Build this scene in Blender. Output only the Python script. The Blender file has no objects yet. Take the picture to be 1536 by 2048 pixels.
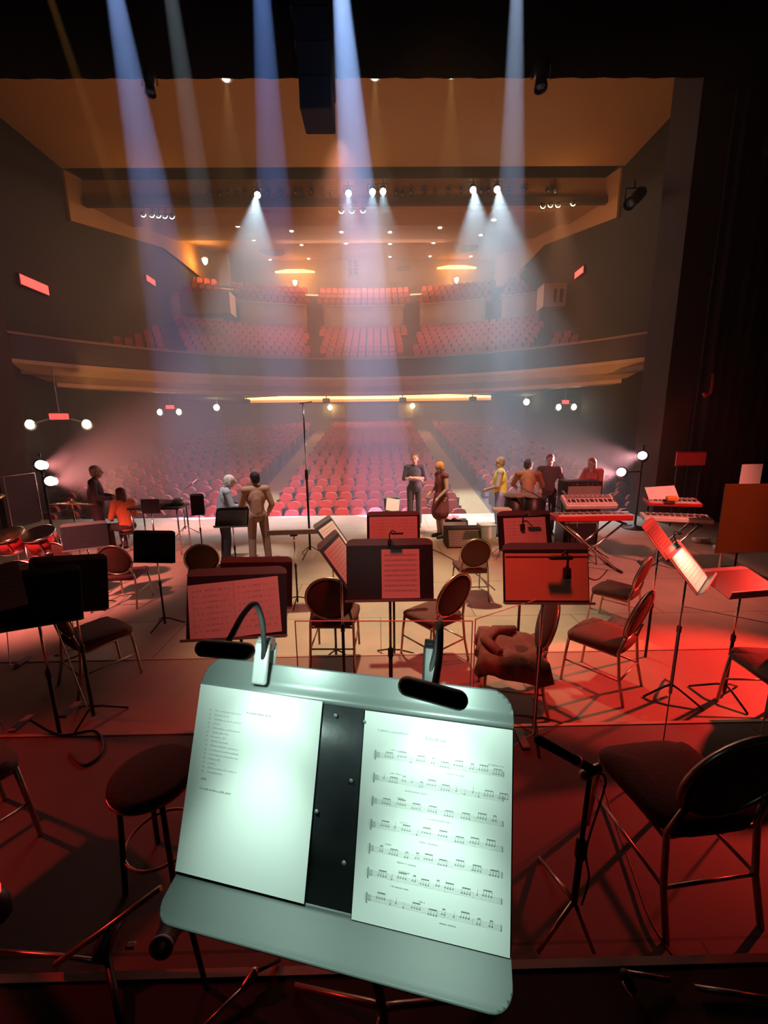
import bpy, bmesh, math, random
from mathutils import Vector, Matrix, Euler
random.seed(7)
scene = bpy.context.scene
COL = scene.collection
PI = math.pi
def R(d): return math.radians(d)

# ------------------------------------------------------------------ camera
FPX, CAMZ, PITCH, YAW, ROLL = 820.0, 2.35, R(11.25), R(0.7), 0.012
fw = Vector((math.sin(YAW)*math.cos(PITCH), math.cos(YAW)*math.cos(PITCH), -math.sin(PITCH)))
rt0 = Vector((math.cos(YAW), -math.sin(YAW), 0)); up0 = rt0.cross(fw)
rt = rt0*math.cos(ROLL) - up0*math.sin(ROLL); up = up0*math.cos(ROLL) + rt0*math.sin(ROLL)
CAM = Vector((0, 0, CAMZ))
cd = bpy.data.cameras.new('camera'); cam = bpy.data.objects.new('camera', cd); COL.objects.link(cam)
cam.matrix_world = Matrix(((rt.x, up.x, -fw.x, 0), (rt.y, up.y, -fw.y, 0), (rt.z, up.z, -fw.z, CAMZ), (0, 0, 0, 1)))
cd.sensor_fit = 'VERTICAL'; cd.sensor_height = 24.0; cd.lens = FPX/2048*24.0
cd.clip_start = 0.02; cd.clip_end = 200
scene.camera = cam
def ray(px, py): return fw + rt*((px-768)/FPX) - up*((py-1024)/FPX)
def at_z(px, py, z):
    d = ray(px, py); return CAM + d*((z-CAMZ)/d.z)
def at_y(px, py, y):
    d = ray(px, py); return CAM + d*(y/d.y)
def at_x(px, py, x):
    d = ray(px, py); return CAM + d*(x/d.x)

# ------------------------------------------------------------------ materials
MATS = {}
def mat(name, col, rough=.6, metal=0., var=.12, scale=6., bump=0., emit=None, es=0., spec=.5, trans=0.):
    if name in MATS: return MATS[name]
    m = bpy.data.materials.new(name); m.use_nodes = True; nt = m.node_tree; n = nt.nodes; l = nt.links
    b = n['Principled BSDF']
    b.inputs['Roughness'].default_value = rough; b.inputs['Metallic'].default_value = metal
    b.inputs['Specular IOR Level'].default_value = spec
    tc = n.new('ShaderNodeTexCoord'); nz = n.new('ShaderNodeTexNoise'); nz.inputs['Scale'].default_value = scale; nz.inputs['Detail'].default_value = 3
    l.new(tc.outputs['Object'], nz.inputs['Vector'])
    mx = n.new('ShaderNodeMix'); mx.data_type = 'RGBA'
    mx.inputs[6].default_value = (*[c*(1-var) for c in col], 1); mx.inputs[7].default_value = (*[min(1, c*(1+var)) for c in col], 1)
    l.new(nz.outputs['Fac'], mx.inputs[0]); l.new(mx.outputs[2], b.inputs['Base Color'])
    if bump:
        bp = n.new('ShaderNodeBump'); bp.inputs['Strength'].default_value = bump; bp.inputs['Distance'].default_value = .01
        l.new(nz.outputs['Fac'], bp.inputs['Height']); l.new(bp.outputs['Normal'], b.inputs['Normal'])
    if emit:
        b.inputs['Emission Color'].default_value = (*emit, 1); b.inputs['Emission Strength'].default_value = es
        m.cycles.emission_sampling = 'NONE'
    MATS[name] = m; return m
def glassmat(name, tint, gloss=.08):
    if name in MATS: return MATS[name]
    m = bpy.data.materials.new(name); m.use_nodes = True; nt = m.node_tree; n = nt.nodes; l = nt.links
    n.remove(n['Principled BSDF']); o = n['Material Output']
    t = n.new('ShaderNodeBsdfTransparent'); t.inputs[0].default_value = (*tint, 1)
    g = n.new('ShaderNodeBsdfGlossy'); g.inputs['Roughness'].default_value = .04; g.inputs[0].default_value = (1, 1, 1, 1)
    f = n.new('ShaderNodeFresnel'); f.inputs['IOR'].default_value = 1.1
    mx = n.new('ShaderNodeMixShader'); l.new(f.outputs[0], mx.inputs[0]); l.new(t.outputs[0], mx.inputs[1]); l.new(g.outputs[0], mx.inputs[2])
    l.new(mx.outputs[0], o.inputs['Surface']); MATS[name] = m; return m
M = dict(
    black=mat('black_powder_coat', (.018, .018, .02), .45), dull=mat('black_matt', (.012, .012, .013), .8),
    deskback=mat('desk_black_satin', (.03, .032, .036), .38, 0, .3, 40, .05),
    desksheen=mat('desk_lamp_sheen_grey', (.25, .275, .27), .42, .35, .08, 12),  # lamp sheen on flange and ledge put into a lighter grey
    chrome=mat('chrome', (.75, .75, .74), .18, 1), bronze=mat('bronze_tube', (.50, .38, .30), .32, .85),
    fabric=mat('maroon_fabric', (.10, .032, .024), .85, 0, .25, 60, .3), fabricdark=mat('black_fabric', (.035, .026, .026), .85, 0, .25, 60, .3),
    paper=mat('white_paper', (.84, .85, .82), .75, 0, .02, 8), ink=mat('printed_ink', (.36, .38, .37), .8),
    inkl=mat('light_print', (.56, .58, .57), .8),
    velvet=mat('red_velvet', (.50, .085, .065), .8, 0, .2, 20), seatmetal=mat('seat_metal', (.06, .045, .04), .5, .3),
    skin=mat('skin', (.62, .40, .31), .55, 0, .08, 20), acrylicedge=mat('acrylic_edge', (.95, .72, .68), .5, 0, .1, 5),
    glass=glassmat('clear_acrylic', (.965, .96, .96)), wood=mat('brown_wood', (.25, .12, .05), .5, 0, .3, 9),
    white=mat('white_plastic', (.75, .74, .70), .45), red=mat('red_lacquer', (.45, .03, .03), .3), brass=mat('brass_cymbal', (.72, .5, .2), .25, 1),
    grey=mat('grey_plastic', (.22, .22, .23), .5), cable=mat('black_rubber', (.015, .015, .015), .6),
)

# ------------------------------------------------------------------ mesh building
class MB:
    def __init__(s): s.bm = bmesh.new(); s.mi = 0; s.T = Matrix()
    def _v(s, co): return s.bm.verts.new(s.T @ Vector(co))
    def _f(s, vs, smooth=True):
        try: f = s.bm.faces.new(vs)
        except ValueError: return None
        f.material_index = s.mi; f.smooth = smooth; return f
    def box(s, c, d, rot=None, bev=0., seg=2):
        c = Vector(c); hx, hy, hz = d[0]/2, d[1]/2, d[2]/2
        Q = rot.to_matrix() if isinstance(rot, Euler) else (rot or Matrix.Identity(3))
        vs = [s._v(c + Q @ Vector((x*hx, y*hy, z*hz))) for x in (-1, 1) for y in (-1, 1) for z in (-1, 1)]
        fs = [s._f([vs[i] for i in q], False) for q in ((0, 1, 3, 2), (4, 6, 7, 5), (0, 4, 5, 1), (2, 3, 7, 6), (0, 2, 6, 4), (1, 5, 7, 3))]
        if bev:
            es = set(e for f in fs for e in f.edges)
            r = bmesh.ops.bevel(s.bm, geom=list(es), offset=bev, segments=seg, affect='EDGES', profile=.5, material=-1)
            for f in r['faces']: f.material_index = s.mi; f.smooth = True
        return s
    def poly(s, pts): s._f([s._v(p) for p in pts], False); return s
    def prism(s, prof, ext, axis=1):
        """prof: (a,b) outline, extruded from ext[0] to ext[1] along axis (0=x,1=y,2=z)."""
        def P(a, b, e): return {0: (e, a, b), 1: (a, e, b), 2: (a, b, e)}[axis]
        A = [s._v(P(a, b, ext[0])) for a, b in prof]; B = [s._v(P(a, b, ext[1])) for a, b in prof]; n = len(prof)
        s._f(A[::-1], False); s._f(B, False)
        for i in range(n): s._f([A[i], A[(i+1) % n], B[(i+1) % n], B[i]], False)
        return s
    def tube(s, pts, r, seg=8, closed=False, caps=True):
        pts = [Vector(p) for p in pts]; n = len(pts); rs = r if isinstance(r, (list, tuple)) else [r]*n
        rings = []; ref = None
        for i, p in enumerate(pts):
            if closed: t = pts[(i+1) % n] - pts[i-1]
            else: t = pts[min(i+1, n-1)] - pts[max(i-1, 0)]
            t = t.normalized() if t.length > 1e-9 else Vector((0, 0, 1))
            if ref is None: ref = t.orthogonal().normalized()
            u = (ref - t*ref.dot(t)); u = u.normalized() if u.length > 1e-6 else t.orthogonal().normalized(); ref = u; w = t.cross(u)
            rings.append([s._v(p + (u*math.cos(2*PI*k/seg) + w*math.sin(2*PI*k/seg))*rs[i]) for k in range(seg)])
        for i in range(n if closed else n-1):
            a, b = rings[i], rings[(i+1) % n]
            for k in range(seg): s._f([a[k], a[(k+1) % seg], b[(k+1) % seg], b[k]])
        if caps and not closed: s._f(rings[0][::-1], False); s._f(rings[-1], False)
        return s
    def lathe(s, prof, seg=24, c=(0, 0, 0), rot=None, cap=True):
        """prof: (radius, height) list about local z."""
        Q = rot.to_matrix() if isinstance(rot, Euler) else (rot or Matrix.Identity(3)); c = Vector(c); rings = []
        for r, h in prof:
            if r < 1e-6: rings.append([s._v(c + Q @ Vector((0, 0, h)))])
            else: rings.append([s._v(c + Q @ Vector((r*math.cos(2*PI*k/seg), r*math.sin(2*PI*k/seg), h))) for k in range(seg)])
        for a, b in zip(rings, rings[1:]):
            for k in range(seg):
                if len(a) == 1 and len(b) == 1: continue
                if len(a) == 1: s._f([a[0], b[k], b[(k+1) % seg]])
                elif len(b) == 1: s._f([a[k], a[(k+1) % seg], b[0]])
                else: s._f([a[k], a[(k+1) % seg], b[(k+1) % seg], b[k]])
        if cap and len(rings[0]) > 1: s._f(rings[0][::-1], False)
        if cap and len(rings[-1]) > 1: s._f(rings[-1], False)
        return s
    def ell(s, c, rad, seg=14, rings=9, rot=None):
        Q = rot.to_matrix() if isinstance(rot, Euler) else (rot or Matrix.Identity(3)); c = Vector(c); rr = []
        for i in range(rings+1):
            a = -PI/2 + PI*i/rings
            if i in (0, rings): rr.append([s._v(c + Q @ Vector((0, 0, math.sin(a)*rad[2])))])
            else: rr.append([s._v(c + Q @ Vector((math.cos(a)*math.cos(2*PI*k/seg)*rad[0], math.cos(a)*math.sin(2*PI*k/seg)*rad[1], math.sin(a)*rad[2]))) for k in range(seg)])
        for a, b in zip(rr, rr[1:]):
            for k in range(seg):
                if len(a) == 1: s._f([a[0], b[(k+1) % seg], b[k]][::-1])
                elif len(b) == 1: s._f([a[k], a[(k+1) % seg], b[0]])
                else: s._f([a[k], a[(k+1) % seg], b[(k+1) % seg], b[k]])
        return s
    def cap(s, a, b, ra, rb, seg=10):
        a, b = Vector(a), Vector(b); d = b - a; L = d.length
        if L < 1e-6: return s.ell(a, (ra, ra, ra))
        t = d/L; pts = []; rs = []
        for i in range(5):
            q = -PI/2 + (PI/2)*(i+.15)/4.15; pts.append(a + t*ra*math.sin(q)); rs.append(ra*math.cos(q))
        for i in range(5):
            q = (PI/2)*i/4.15; pts.append(b + t*rb*math.sin(q)); rs.append(max(rb*math.cos(q), 1e-4))
        return s.tube(pts, rs, seg)
    def mesh(s, name, mats):
        bmesh.ops.recalc_face_normals(s.bm, faces=s.bm.faces[:])
        me = bpy.data.meshes.new(name); s.bm.to_mesh(me); s.bm.free()
        for m in (mats if isinstance(mats, (list, tuple)) else [mats]): me.materials.append(M[m] if isinstance(m, str) else m)
        return me
    def build(s, name, mats, parent=None, mw=None, label=None):
        o = bpy.data.objects.new(name, s.mesh(name, mats)); COL.objects.link(o)
        if parent is not None: o.parent = parent
        if mw is not None: o.matrix_local = mw
        if label: o['label'] = label
        return o
def tag(o, label, cat, group=None, kind=None):
    o['label'] = label; o['category'] = cat
    if group: o['group'] = group
    if kind: o['kind'] = kind
    return o
def thing(name, label, cat, loc=(0, 0, 0), rz=0., group=None):
    o = bpy.data.objects.new(name, None); COL.objects.link(o); o.empty_display_size = .1
    o.location = loc; o.rotation_euler = (0, 0, rz); return tag(o, label, cat, group)
KIDS = {}
def dup(root, loc, rz, label, group=None):
    def cp(o, par):
        c = o.copy(); COL.objects.link(c)
        if par is not None: c.parent = par
        for ch in list(o.children): cp(ch, c)
        return c
    r = cp(root, None); r.location = loc; r.rotation_euler = (0, 0, rz); r['label'] = label
    if group: r['group'] = group
    return r
def struct(mb, name, mats, label=None):
    o = mb.build(name, mats); o['kind'] = 'structure'
    if label: o['label'] = label
    return o
def lamp(kind, loc, col, power, size=.05, to=None, spot=30, blend=.4, sy=None):
    d = bpy.data.lights.new(kind.lower()+'_light', kind); d.color = col; d.energy = power
    o = bpy.data.objects.new(kind.lower()+'_light', d); COL.objects.link(o); o.location = loc
    if kind == 'SPOT': d.spot_size = R(spot); d.spot_blend = blend; d.shadow_soft_size = size
    elif kind == 'AREA':
        d.size = size
        if sy: d.shape = 'RECTANGLE'; d.size_y = sy
    else: d.shadow_soft_size = size
    if to is not None: o.rotation_euler = (Vector(to)-Vector(loc)).to_track_quat('-Z', 'Y').to_euler()
    return o
# ------------------------------------------------------------------ stage and risers
XC, YC = -0.9, 7.0                     # house centre line, centre of the balcony curve
def floormat(name, col, rough, plank):
    m = mat(name, col, rough, 0, .25, 2.2, .05); nt = m.node_tree; n = nt.nodes; l = nt.links
    b = n['Principled BSDF']; tc = [x for x in n if x.type == 'TEX_COORD'][0]
    br = n.new('ShaderNodeTexBrick'); br.inputs['Scale'].default_value = 1; br.inputs['Brick Width'].default_value = plank[0]; br.inputs['Row Height'].default_value = plank[1]
    br.inputs['Mortar Size'].default_value = .006; br.inputs['Color1'].default_value = (1, 1, 1, 1); br.inputs['Color2'].default_value = (.86, .86, .86, 1); br.inputs['Mortar'].default_value = (.35, .35, .35, 1)
    l.new(tc.outputs['Object'], br.inputs['Vector'])
    old = b.inputs['Base Color'].links[0].from_socket
    mx = n.new('ShaderNodeMix'); mx.data_type = 'RGBA'; mx.blend_type = 'MULTIPLY'; mx.inputs[0].default_value = 1
    l.new(old, mx.inputs[6]); l.new(br.outputs['Color'], mx.inputs[7]); l.new(mx.outputs[2], b.inputs['Base Color'])
    return m
M['stagefloor'] = floormat('stage_boards', (.46, .38, .29), .55, (2.44, 1.22))
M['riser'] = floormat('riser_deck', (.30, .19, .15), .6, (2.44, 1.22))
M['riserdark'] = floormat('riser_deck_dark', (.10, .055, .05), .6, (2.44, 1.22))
struct(MB().box((XC, 3.9, -.15), (30, 15.0, .3)), 'floor', 'stagefloor')
struct(MB().box((XC, 11.62, -.6), (26, .2, 1.0)), 'trim_1', mat('stage_lip', (.05, .03, .02), .6))
Y1, Y2, Y3 = at_z(860, 1307, .2).y, at_z(1200, 1446, .4).y, at_z(1250, 1916, .6).y
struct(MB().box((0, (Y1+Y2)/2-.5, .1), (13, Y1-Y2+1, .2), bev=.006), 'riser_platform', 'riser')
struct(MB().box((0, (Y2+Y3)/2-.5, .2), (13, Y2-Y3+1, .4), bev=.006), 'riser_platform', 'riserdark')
struct(MB().box((0, Y3-1.5, .3), (13, 3.0, .6), bev=.006), 'riser_platform', mat('riser_deck_shaded', (.035, .014, .014), .9, 0, .3, 12))  # shade on the nearest platform put into a darker deck colour
t = MB()
for y, z in ((Y1, .2), (Y2, .4), (Y3, .6)): t.box((0, y-.012, z+.002), (13, .024, .008))
struct(t, 'trim_2', mat('riser_edge', (.45, .3, .25), .4))

# ------------------------------------------------------------------ house shell
M['wallplaster'] = mat('house_wall_plaster', (.018, .015, .010), .85, 0, .3, .6)
M['ceilplaster'] = mat('ceiling_plaster', (.50, .25, .08), .85, 0, .12, .5)
M['rearplaster'] = mat('rear_plaster', (.62, .43, .30), .8, 0, .1, .7)
M['gold'] = mat('gold_plaster', (.50, .30, .13), .5, .1, .2, 2)
M['fascia'] = mat('fascia_maroon', (.060, .038, .035), .7, 0, .25, 1.5)
M['parapet'] = mat('parapet_plaster', (.46, .33, .22), .75, 0, .15, 2)
M['carpet'] = mat('aisle_carpet', (.34, .21, .09), .9, 0, .25, 8)
M['drape'] = mat('black_drape', (.008, .005, .005), .95, 0, .4, 3)
M['proscenium'] = mat('proscenium_paint', (.032, .013, .009), .8, 0, .25, 1.2)
XL, XR = -13.1, 10.6
struct(MB().box((XL-.15, 26, 5.5), (.3, 30, 16)), 'wall_left', 'wallplaster')
struct(MB().box((XR+.15, 26, 5.5), (.3, 30, 16)), 'wall_right', 'wallplaster')
# lit coves above the dark wall panels
for s, x, k in ((1, XL, 3), (-1, XR, 4)):
    prof = [(19.8, 11.3), (28, 13.5), (39.5, 13.9), (39.5, 17.5), (28, 15), (19.8, 13.2)]
    struct(MB().prism(prof, (x+s*.02, x+s*.12), 0), f'trim_{k}', 'ceilplaster')
struct(MB().box((XC, 39.6, 9), (25, .3, 18)), 'wall_back', 'rearplaster')
struct(MB().box((XC, 15.4, 13.35), (24.2, 8.6, .3)), 'ceiling', 'ceilplaster')
c = MB()                                  # rear ceiling: shallow steps climbing to the back wall
st = [(20.9, 12.45), (24.6, 13.15), (24.6, 13.35), (30, 14.7), (30, 14.95), (39.6, 17.0), (39.6, 17.4), (20.9, 13.4)]
c.prism(st, (XL, XR), 0); struct(c, 'ceiling', 'ceilplaster')
struct(MB().box((XC, 20.75, 12.40), (24, .25, .24)), 'trim_5', mat('bridge_rail', (.05, .028, .02), .7))
struct(MB().box((XC, 22.0, 13.1), (19.5, .12, 1.1)), 'trim_6', 'ceilplaster')
# proscenium wall with its opening
OL, OR_, OT = -9.35, 7.0, 10.75
p = MB().box(((-14+OL)/2, 10.7, 6), (OL+14, 1.0, 14)); struct(p, 'wall_front', 'proscenium')
struct(MB().box(((OR_+13)/2, 10.7, 6), (13-OR_, 1.0, 14)), 'wall_front', 'proscenium')
struct(MB().box((XC, 10.7, OT+2.2), (28, 1.0, 4.4)), 'wall_front', 'proscenium')
def drape(x0, x1, z0, z1, y, n, amp=.09):
    m = MB(); N = n*8; A = []; B = []
    for i in range(N+1):
        u = i/N; x = x0+(x1-x0)*u; yy = y+amp*math.sin(u*n*2*PI)+amp*.3*math.sin(u*n*4.7*PI)
        A.append([m._v((x, yy, z)) for z in (z0, z1)]); B.append([m._v((x, yy+.02, z)) for z in (z0, z1)])
    for i in range(N):
        m._f([A[i][0], A[i+1][0], A[i+1][1], A[i][1]]); m._f([B[i][0], B[i][1], B[i+1][1], B[i+1][0]])
    m._f([A[0][0], A[0][1], B[0][1], B[0][0]]); m._f([A[N][0], B[N][0], B[N][1], A[N][1]])
    return m
zt = at_y(800, 151, 10.0).z
tag(drape(-10.2, 8.6, zt, 13.5, 10.05, 26, .012).build('border_curtain', 'drape'), 'wide black pleated border curtain hanging across the top of the proscenium', 'curtain')
tag(drape(7.55, 9.6, .0, 9.2, 9.9, 8).build('side_curtain', 'drape'), 'black pleated curtain beside the proscenium at the stage side wall', 'curtain')
tag(drape(-10.9, -9.25, .0, 9.2, 9.9, 6).build('side_curtain', 'drape'), 'black pleated curtain at the edge of the stage beyond the drum kit', 'curtain')
struct(MB().box((11.5, 4, 6), (.3, 13, 12.5)), 'wall_right', 'proscenium')
struct(MB().box((-13.2, 4, 6), (.3, 13, 12.5)), 'wall_left', 'proscenium')

# ------------------------------------------------------------------ main floor
RX, RY0 = -0.5, 13.0
def zf(y): return -1.12 + (y-RY0)*.152
f = MB()
f.prism([(11.7, -1.5), (11.7, -1.12), (13.0, -1.12), (36.2, zf(36.2)), (36.2, -1.5)], (XL, XR), 0)
struct(f, 'floor', mat('house_floor', (.11, .055, .045), .9, 0, .25, 3))
for s in (-1, 1):                            # carpeted aisles lie on the rake
    x0 = RX+s*3.35; x1 = RX+s*4.75
    a = MB(); a.prism([(12.9, -1.115), (36.0, zf(36.0)+.02), (36.0, zf(36.0)-.05), (12.9, -1.2)], (min(x0, x1), max(x0, x1)), 0)
    struct(a, 'floor', 'carpet')
struct(MB().box((XC, 36.3, 3.2), (25, .3, 3.6)), 'wall_back', mat('foyer_wall', (.30, .22, .12), .8))
# door recesses and glazed control window in the back wall under the balcony
for k, (pa, pb, c_) in enumerate((((690, 836), (797, 808), 'sound'), ((664, 836), (690, 808), 'door'), ((797, 836), (826, 808), 'door'), ((600, 836), (645, 812), 'door'), ((830, 838), (880, 812), 'door'))):
    A, B = at_y(*pa, 36.1), at_y(*pb, 36.1); w, h = B.x-A.x, B.z-A.z
    if c_ == 'sound':
        d = MB().box(((A.x+B.x)/2, 36.1, (A.z+B.z)/2), (w, .1, h)); o = struct(d, 'window_1', mat('booth_dark', (.10, .10, .10), .4))
    else:
        d = MB().box(((A.x+B.x)/2, 36.1, (A.z+B.z)/2), (w, .1, h)); o = struct(d, f'door_{k}', mat('door_gold', (.50, .34, .16), .5) if k in (1, 2) else mat('door_dark', (.22, .18, .11), .6))
        hd = MB().tube([(B.x-.3, 36.02, A.z+1.0), (B.x-.3, 36.02, A.z+1.2)], .03, 6).build('door_handle', 'brass', o)
# ------------------------------------------------------------------ balcony
def arc(r0, r1, z0, z1, a0, a1, n=48, mb=None):
    """block on the balcony curve between radii, heights and angles (degrees from the centre line)."""
    m = mb or MB(); rows = []
    for i in range(n+1):
        a = R(a0+(a1-a0)*i/n); sx, cy = math.sin(a), math.cos(a)
        rows.append([m._v((XC+r*sx, YC+r*cy, z)) for r, z in ((r0, z0), (r1, z0), (r1, z1), (r0, z1))])
    for p_, q in zip(rows, rows[1:]):
        for k in range(4): m._f([p_[k], p_[(k+1) % 4], q[(k+1) % 4], q[k]], k in (1, 3))
    m._f(rows[0][::-1], False); m._f(rows[-1], False); return m
def ringprof(prof, a0, a1, n=56):
    m = MB(); rows = []
    for i in range(n+1):
        a = R(a0+(a1-a0)*i/n); rows.append([m._v((XC+r*math.sin(a), YC+r*math.cos(a), z)) for r, z in prof])
    K = len(prof)
    for p_, q in zip(rows, rows[1:]):
        for k in range(K): m._f([p_[k], p_[(k+1) % K], q[(k+1) % K], q[k]], False)
    m._f(rows[0][::-1], False); m._f(rows[-1], False); return m
BR = 15.0; AMAX = 56
struct(ringprof([(BR, 5.02), (BR+.18, 5.02), (BR+.18, 5.93), (BR, 5.93)], -AMAX, AMAX), 'balcony_front', 'fascia')
struct(ringprof([(BR-.05, 5.90), (BR+.25, 5.90), (BR+.25, 5.98), (BR-.05, 5.98)], -AMAX, AMAX), 'trim_7', mat('rail_cap', (.30, .17, .12), .4))
struct(ringprof([(BR-.06, 5.04), (BR-.06, 4.90), (BR+.25, 4.62), (BR+.9, 4.42), (BR+.9, 5.04)], -AMAX, AMAX), 'trim_8', 'gold')
struct(ringprof([(BR+.9, 4.42), (BR+1.2, 4.42), (BR+1.2, 4.26), (BR+1.9, 4.26), (BR+1.9, 4.60), (BR+.9, 4.60)], -AMAX, AMAX), 'trim_9', 'gold')
struct(MB().prism([(XL, 16), (XC-9, 22), (XC-4.5, 24.2), (XC+4.5, 24.2), (XC+9, 22), (XR, 16), (XR, 36.4), (XL, 36.4)], (4.55, 4.75), 2), 'ceiling', mat('soffit', (.16, .11, .07), .8, 0, .2, 1))
prof = []; NB = 10
for i in range(NB):
    r = BR+.35+i*.9; z = 4.92+i*.435; prof += [(r, z), (r+.9, z)]
prof += [(BR+.35+NB*.9, 9.2), (BR+.35+NB*.9, 4.8), (BR+.35, 4.8)]
struct(ringprof(prof, -AMAX, AMAX), 'balcony_steps', mat('balcony_carpet', (.13, .06, .05), .9, 0, .2, 4))
RP = BR+.35+NB*.9                                    # cross wall behind the lower balcony rows
k = 10
SEG = [(-30, -22.5, 'parapetlit'), (-20, -9.4, 'parapet'), (-6.6, 6.6, 'parapet'), (9.4, 20, 'parapet'), (22.5, 30, 'parapet')]
M['parapetlit'] = M['parapet']
for a0, a1, mm in SEG:
    struct(arc(RP, RP+.25, 9.2, 10.95, a0, a1, 12), f'trim_{k}', mm); k += 1
    struct(arc(RP-.03, RP+.28, 10.95, 11.05, a0, a1, 12), f'trim_{k}', mat('parapet_cap', (.55, .4, .28), .5)); k += 1
prof = []
for i in range(4):
    r = RP+.5+i*.95; z = 10.75+i*.62; prof += [(r, z), (r+.95, z)]
prof += [(RP+4.3, 8.5), (RP+.5, 8.5)]
struct(ringprof(prof, -36, 36, 24), 'balcony_steps', mat('balcony_carpet', (.13, .06, .05), .9))
struct(arc(RP+4.3, RP+4.6, 8.5, 13.0, -36, 36, 20), 'trim_30', 'rearplaster')
# gold-lit gate house and dark stair blocks on the balcony sides
A, B = at_y(1086, 613, 24.6), at_y(1138, 566, 24.6); gx, gz = (A.x+B.x)/2, (A.z+B.z)/2
struct(MB().box((gx, 25.1, gz), (B.x-A.x, 1.0, B.z-A.z)), 'trim_31', 'parapet')
C_, D_ = at_y(362, 627, 25.6), at_y(458, 582, 25.6); struct(MB().box(((C_.x+D_.x)/2, 26.1, (C_.z+D_.z)/2), (D_.x-C_.x, 1.0, D_.z-C_.z)), 'trim_32', 'parapet')
for x in (gx-.05, gx+.3): struct(MB().box((x, 24.58, gz-.05), (.14, .06, .7)), 'window_2', mat('slot_dark', (.02, .015, .012), .8))
for sx in (-1, 1):                                   # splayed piers at the rear corners
    A = at_y(438 if sx < 0 else 1048, 575, 36); B = at_y(458 if sx < 0 else 1028, 488, 36)
    struct(MB().box(((A.x+B.x)/2, 36, (A.z+B.z)/2), (.8, .6, B.z-A.z), bev=.03), 'trim_33', 'rearplaster')
A, B = at_y(697, 553, 39.3), at_y(716, 514, 39.3)
w = MB().box(((A.x+B.x)/2, 39.35, (A.z+B.z)/2), (B.x-A.x, .2, B.z-A.z)); o = struct(w, 'window_3', mat('booth_glass', (.16, .2, .22), .15))
fr = MB()
for u in (0, .5, 1): fr.box((A.x+(B.x-A.x)*u, 39.22, (A.z+B.z)/2), (.08, .1, B.z-A.z))
for u in (0, .4, 1): fr.box(((A.x+B.x)/2, 39.22, A.z+(B.z-A.z)*u), (B.x-A.x, .1, .08))
fr.build('window_frame', 'white', o)

# ------------------------------------------------------------------ auditorium seats
def seat_geo(m, T):
    m.T = T; m.mi = 0
    out = [(-.232, .38), (.232, .38), (.232, .80), (.18, .89), (.08, .925), (-.08, .925), (-.18, .89), (-.232, .80)]
    m.prism(out, (.03, .12), 1)                                   # padded back
    m.box((0, -.06, .52), (.46, .12, .36), Euler((R(-14), 0, 0)))  # tip-up cushion, folded
    m.mi = 1
    for s in (-1, 1): m.box((s*.25, -.06, .36), (.028, .36, .72)); m.box((s*.25, -.10, .735), (.034, .34, .035))
    m.T = Matrix()
def seat_face(a): return a
floor_rows = []
for r in range(25):
    y0 = RY0+.25+r*.9; lst = []
    for blk, (xa, n, d) in dict(centre=(RX-3.02, 12, 1), left=(RX-5.15, 13, -1), right=(RX+5.15, 12, 1)).items():
        for i in range(n):
            x = xa+d*(i*.55+(.0 if r % 2 else .10))
            if x < max(XL+.5, -10.2-r*.35) or x > min(XR-.5, 8.6+r*.35): continue
            y = y0-(x-RX)**2/55.; ang = math.atan(2*(x-RX)/55.)
            lst.append((blk, i, x, y, zf(y), ang))
    floor_rows.append(lst)
proto = MB(); seat_geo(proto, Matrix()); seat_me = proto.mesh('auditorium_seat', ['velvet', 'seatmetal'])
ORD = ('first second third fourth fifth sixth seventh eighth ninth tenth eleventh twelfth thirteenth fourteenth fifteenth sixteenth seventeenth eighteenth nineteenth twentieth twenty-first twenty-second twenty-third twenty-fourth twenty-fifth').split()
BLK = dict(centre='centre block of the main floor', left='block beyond the aisle under the twin-lamp exit sign', right='block beyond the aisle behind the keyboards')
BLK = dict(centre='centre block', left='left block', right='right block')
EDGE = dict(centre='from the left aisle', left='out from the left aisle', right='out from the right aisle')
cnt = 0; rest = MB()
for r, lst in enumerate(floor_rows):
    if cnt+len(lst) <= 300 and r < 11:
        for blk, i, x, y, z, a in lst:
            o = bpy.data.objects.new('auditorium_seat', seat_me); COL.objects.link(o)
            o.location = (x, y, z); o.rotation_euler = (0, 0, a)
            tag(o, f'red velvet seat, {ORD[r]} row from the stage, {BLK[blk]}, {ORD[i]} {EDGE[blk]}', 'seat', 'main floor auditorium seats'); cnt += 1
    else:
        for blk, i, x, y, z, a in lst: seat_geo(rest, Matrix.Translation((x, y, z)) @ Matrix.Rotation(a, 4, 'Z'))
for i in range(NB):
    r = BR+.35+i*.9+.55; z = 4.92+i*.435
    step = .47/r; n = int(R(53)/step)
    for kx in range(-n, n+1):
        a = kx*step; ad = abs(math.degrees(a))
        if 7.0+.0*i < ad < 9.6 or 29.4 < ad < 32.6: continue
        x, y = XC+r*math.sin(a), YC+r*math.cos(a)
        if x < XL+.4 or x > XR-.4: continue
        seat_geo(rest, Matrix.Translation((x, y, z)) @ Matrix.Rotation(-a, 4, 'Z') @ Matrix.Scale(.84, 4))
for i in range(4):
    r = RP+.5+i*.95+.5; z = 10.75+i*.62; step = .47/r; n = int(R(31)/step)
    for kx in range(-n, n+1):
        a = kx*step; ad = abs(math.degrees(a))
        if 7.2 < ad < 9.2 or 20.2 < ad < 22: continue
        seat_geo(rest, Matrix.Translation((XC+r*math.sin(a), YC+r*math.cos(a), z)) @ Matrix.Rotation(-a, 4, 'Z') @ Matrix.Scale(.84, 4))
tag(rest.build('auditorium_seats', ['velvet', 'seatmetal']), 'rows of red velvet seats filling the balcony and the rear of the main floor', 'seats', None, 'stuff')

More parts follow.
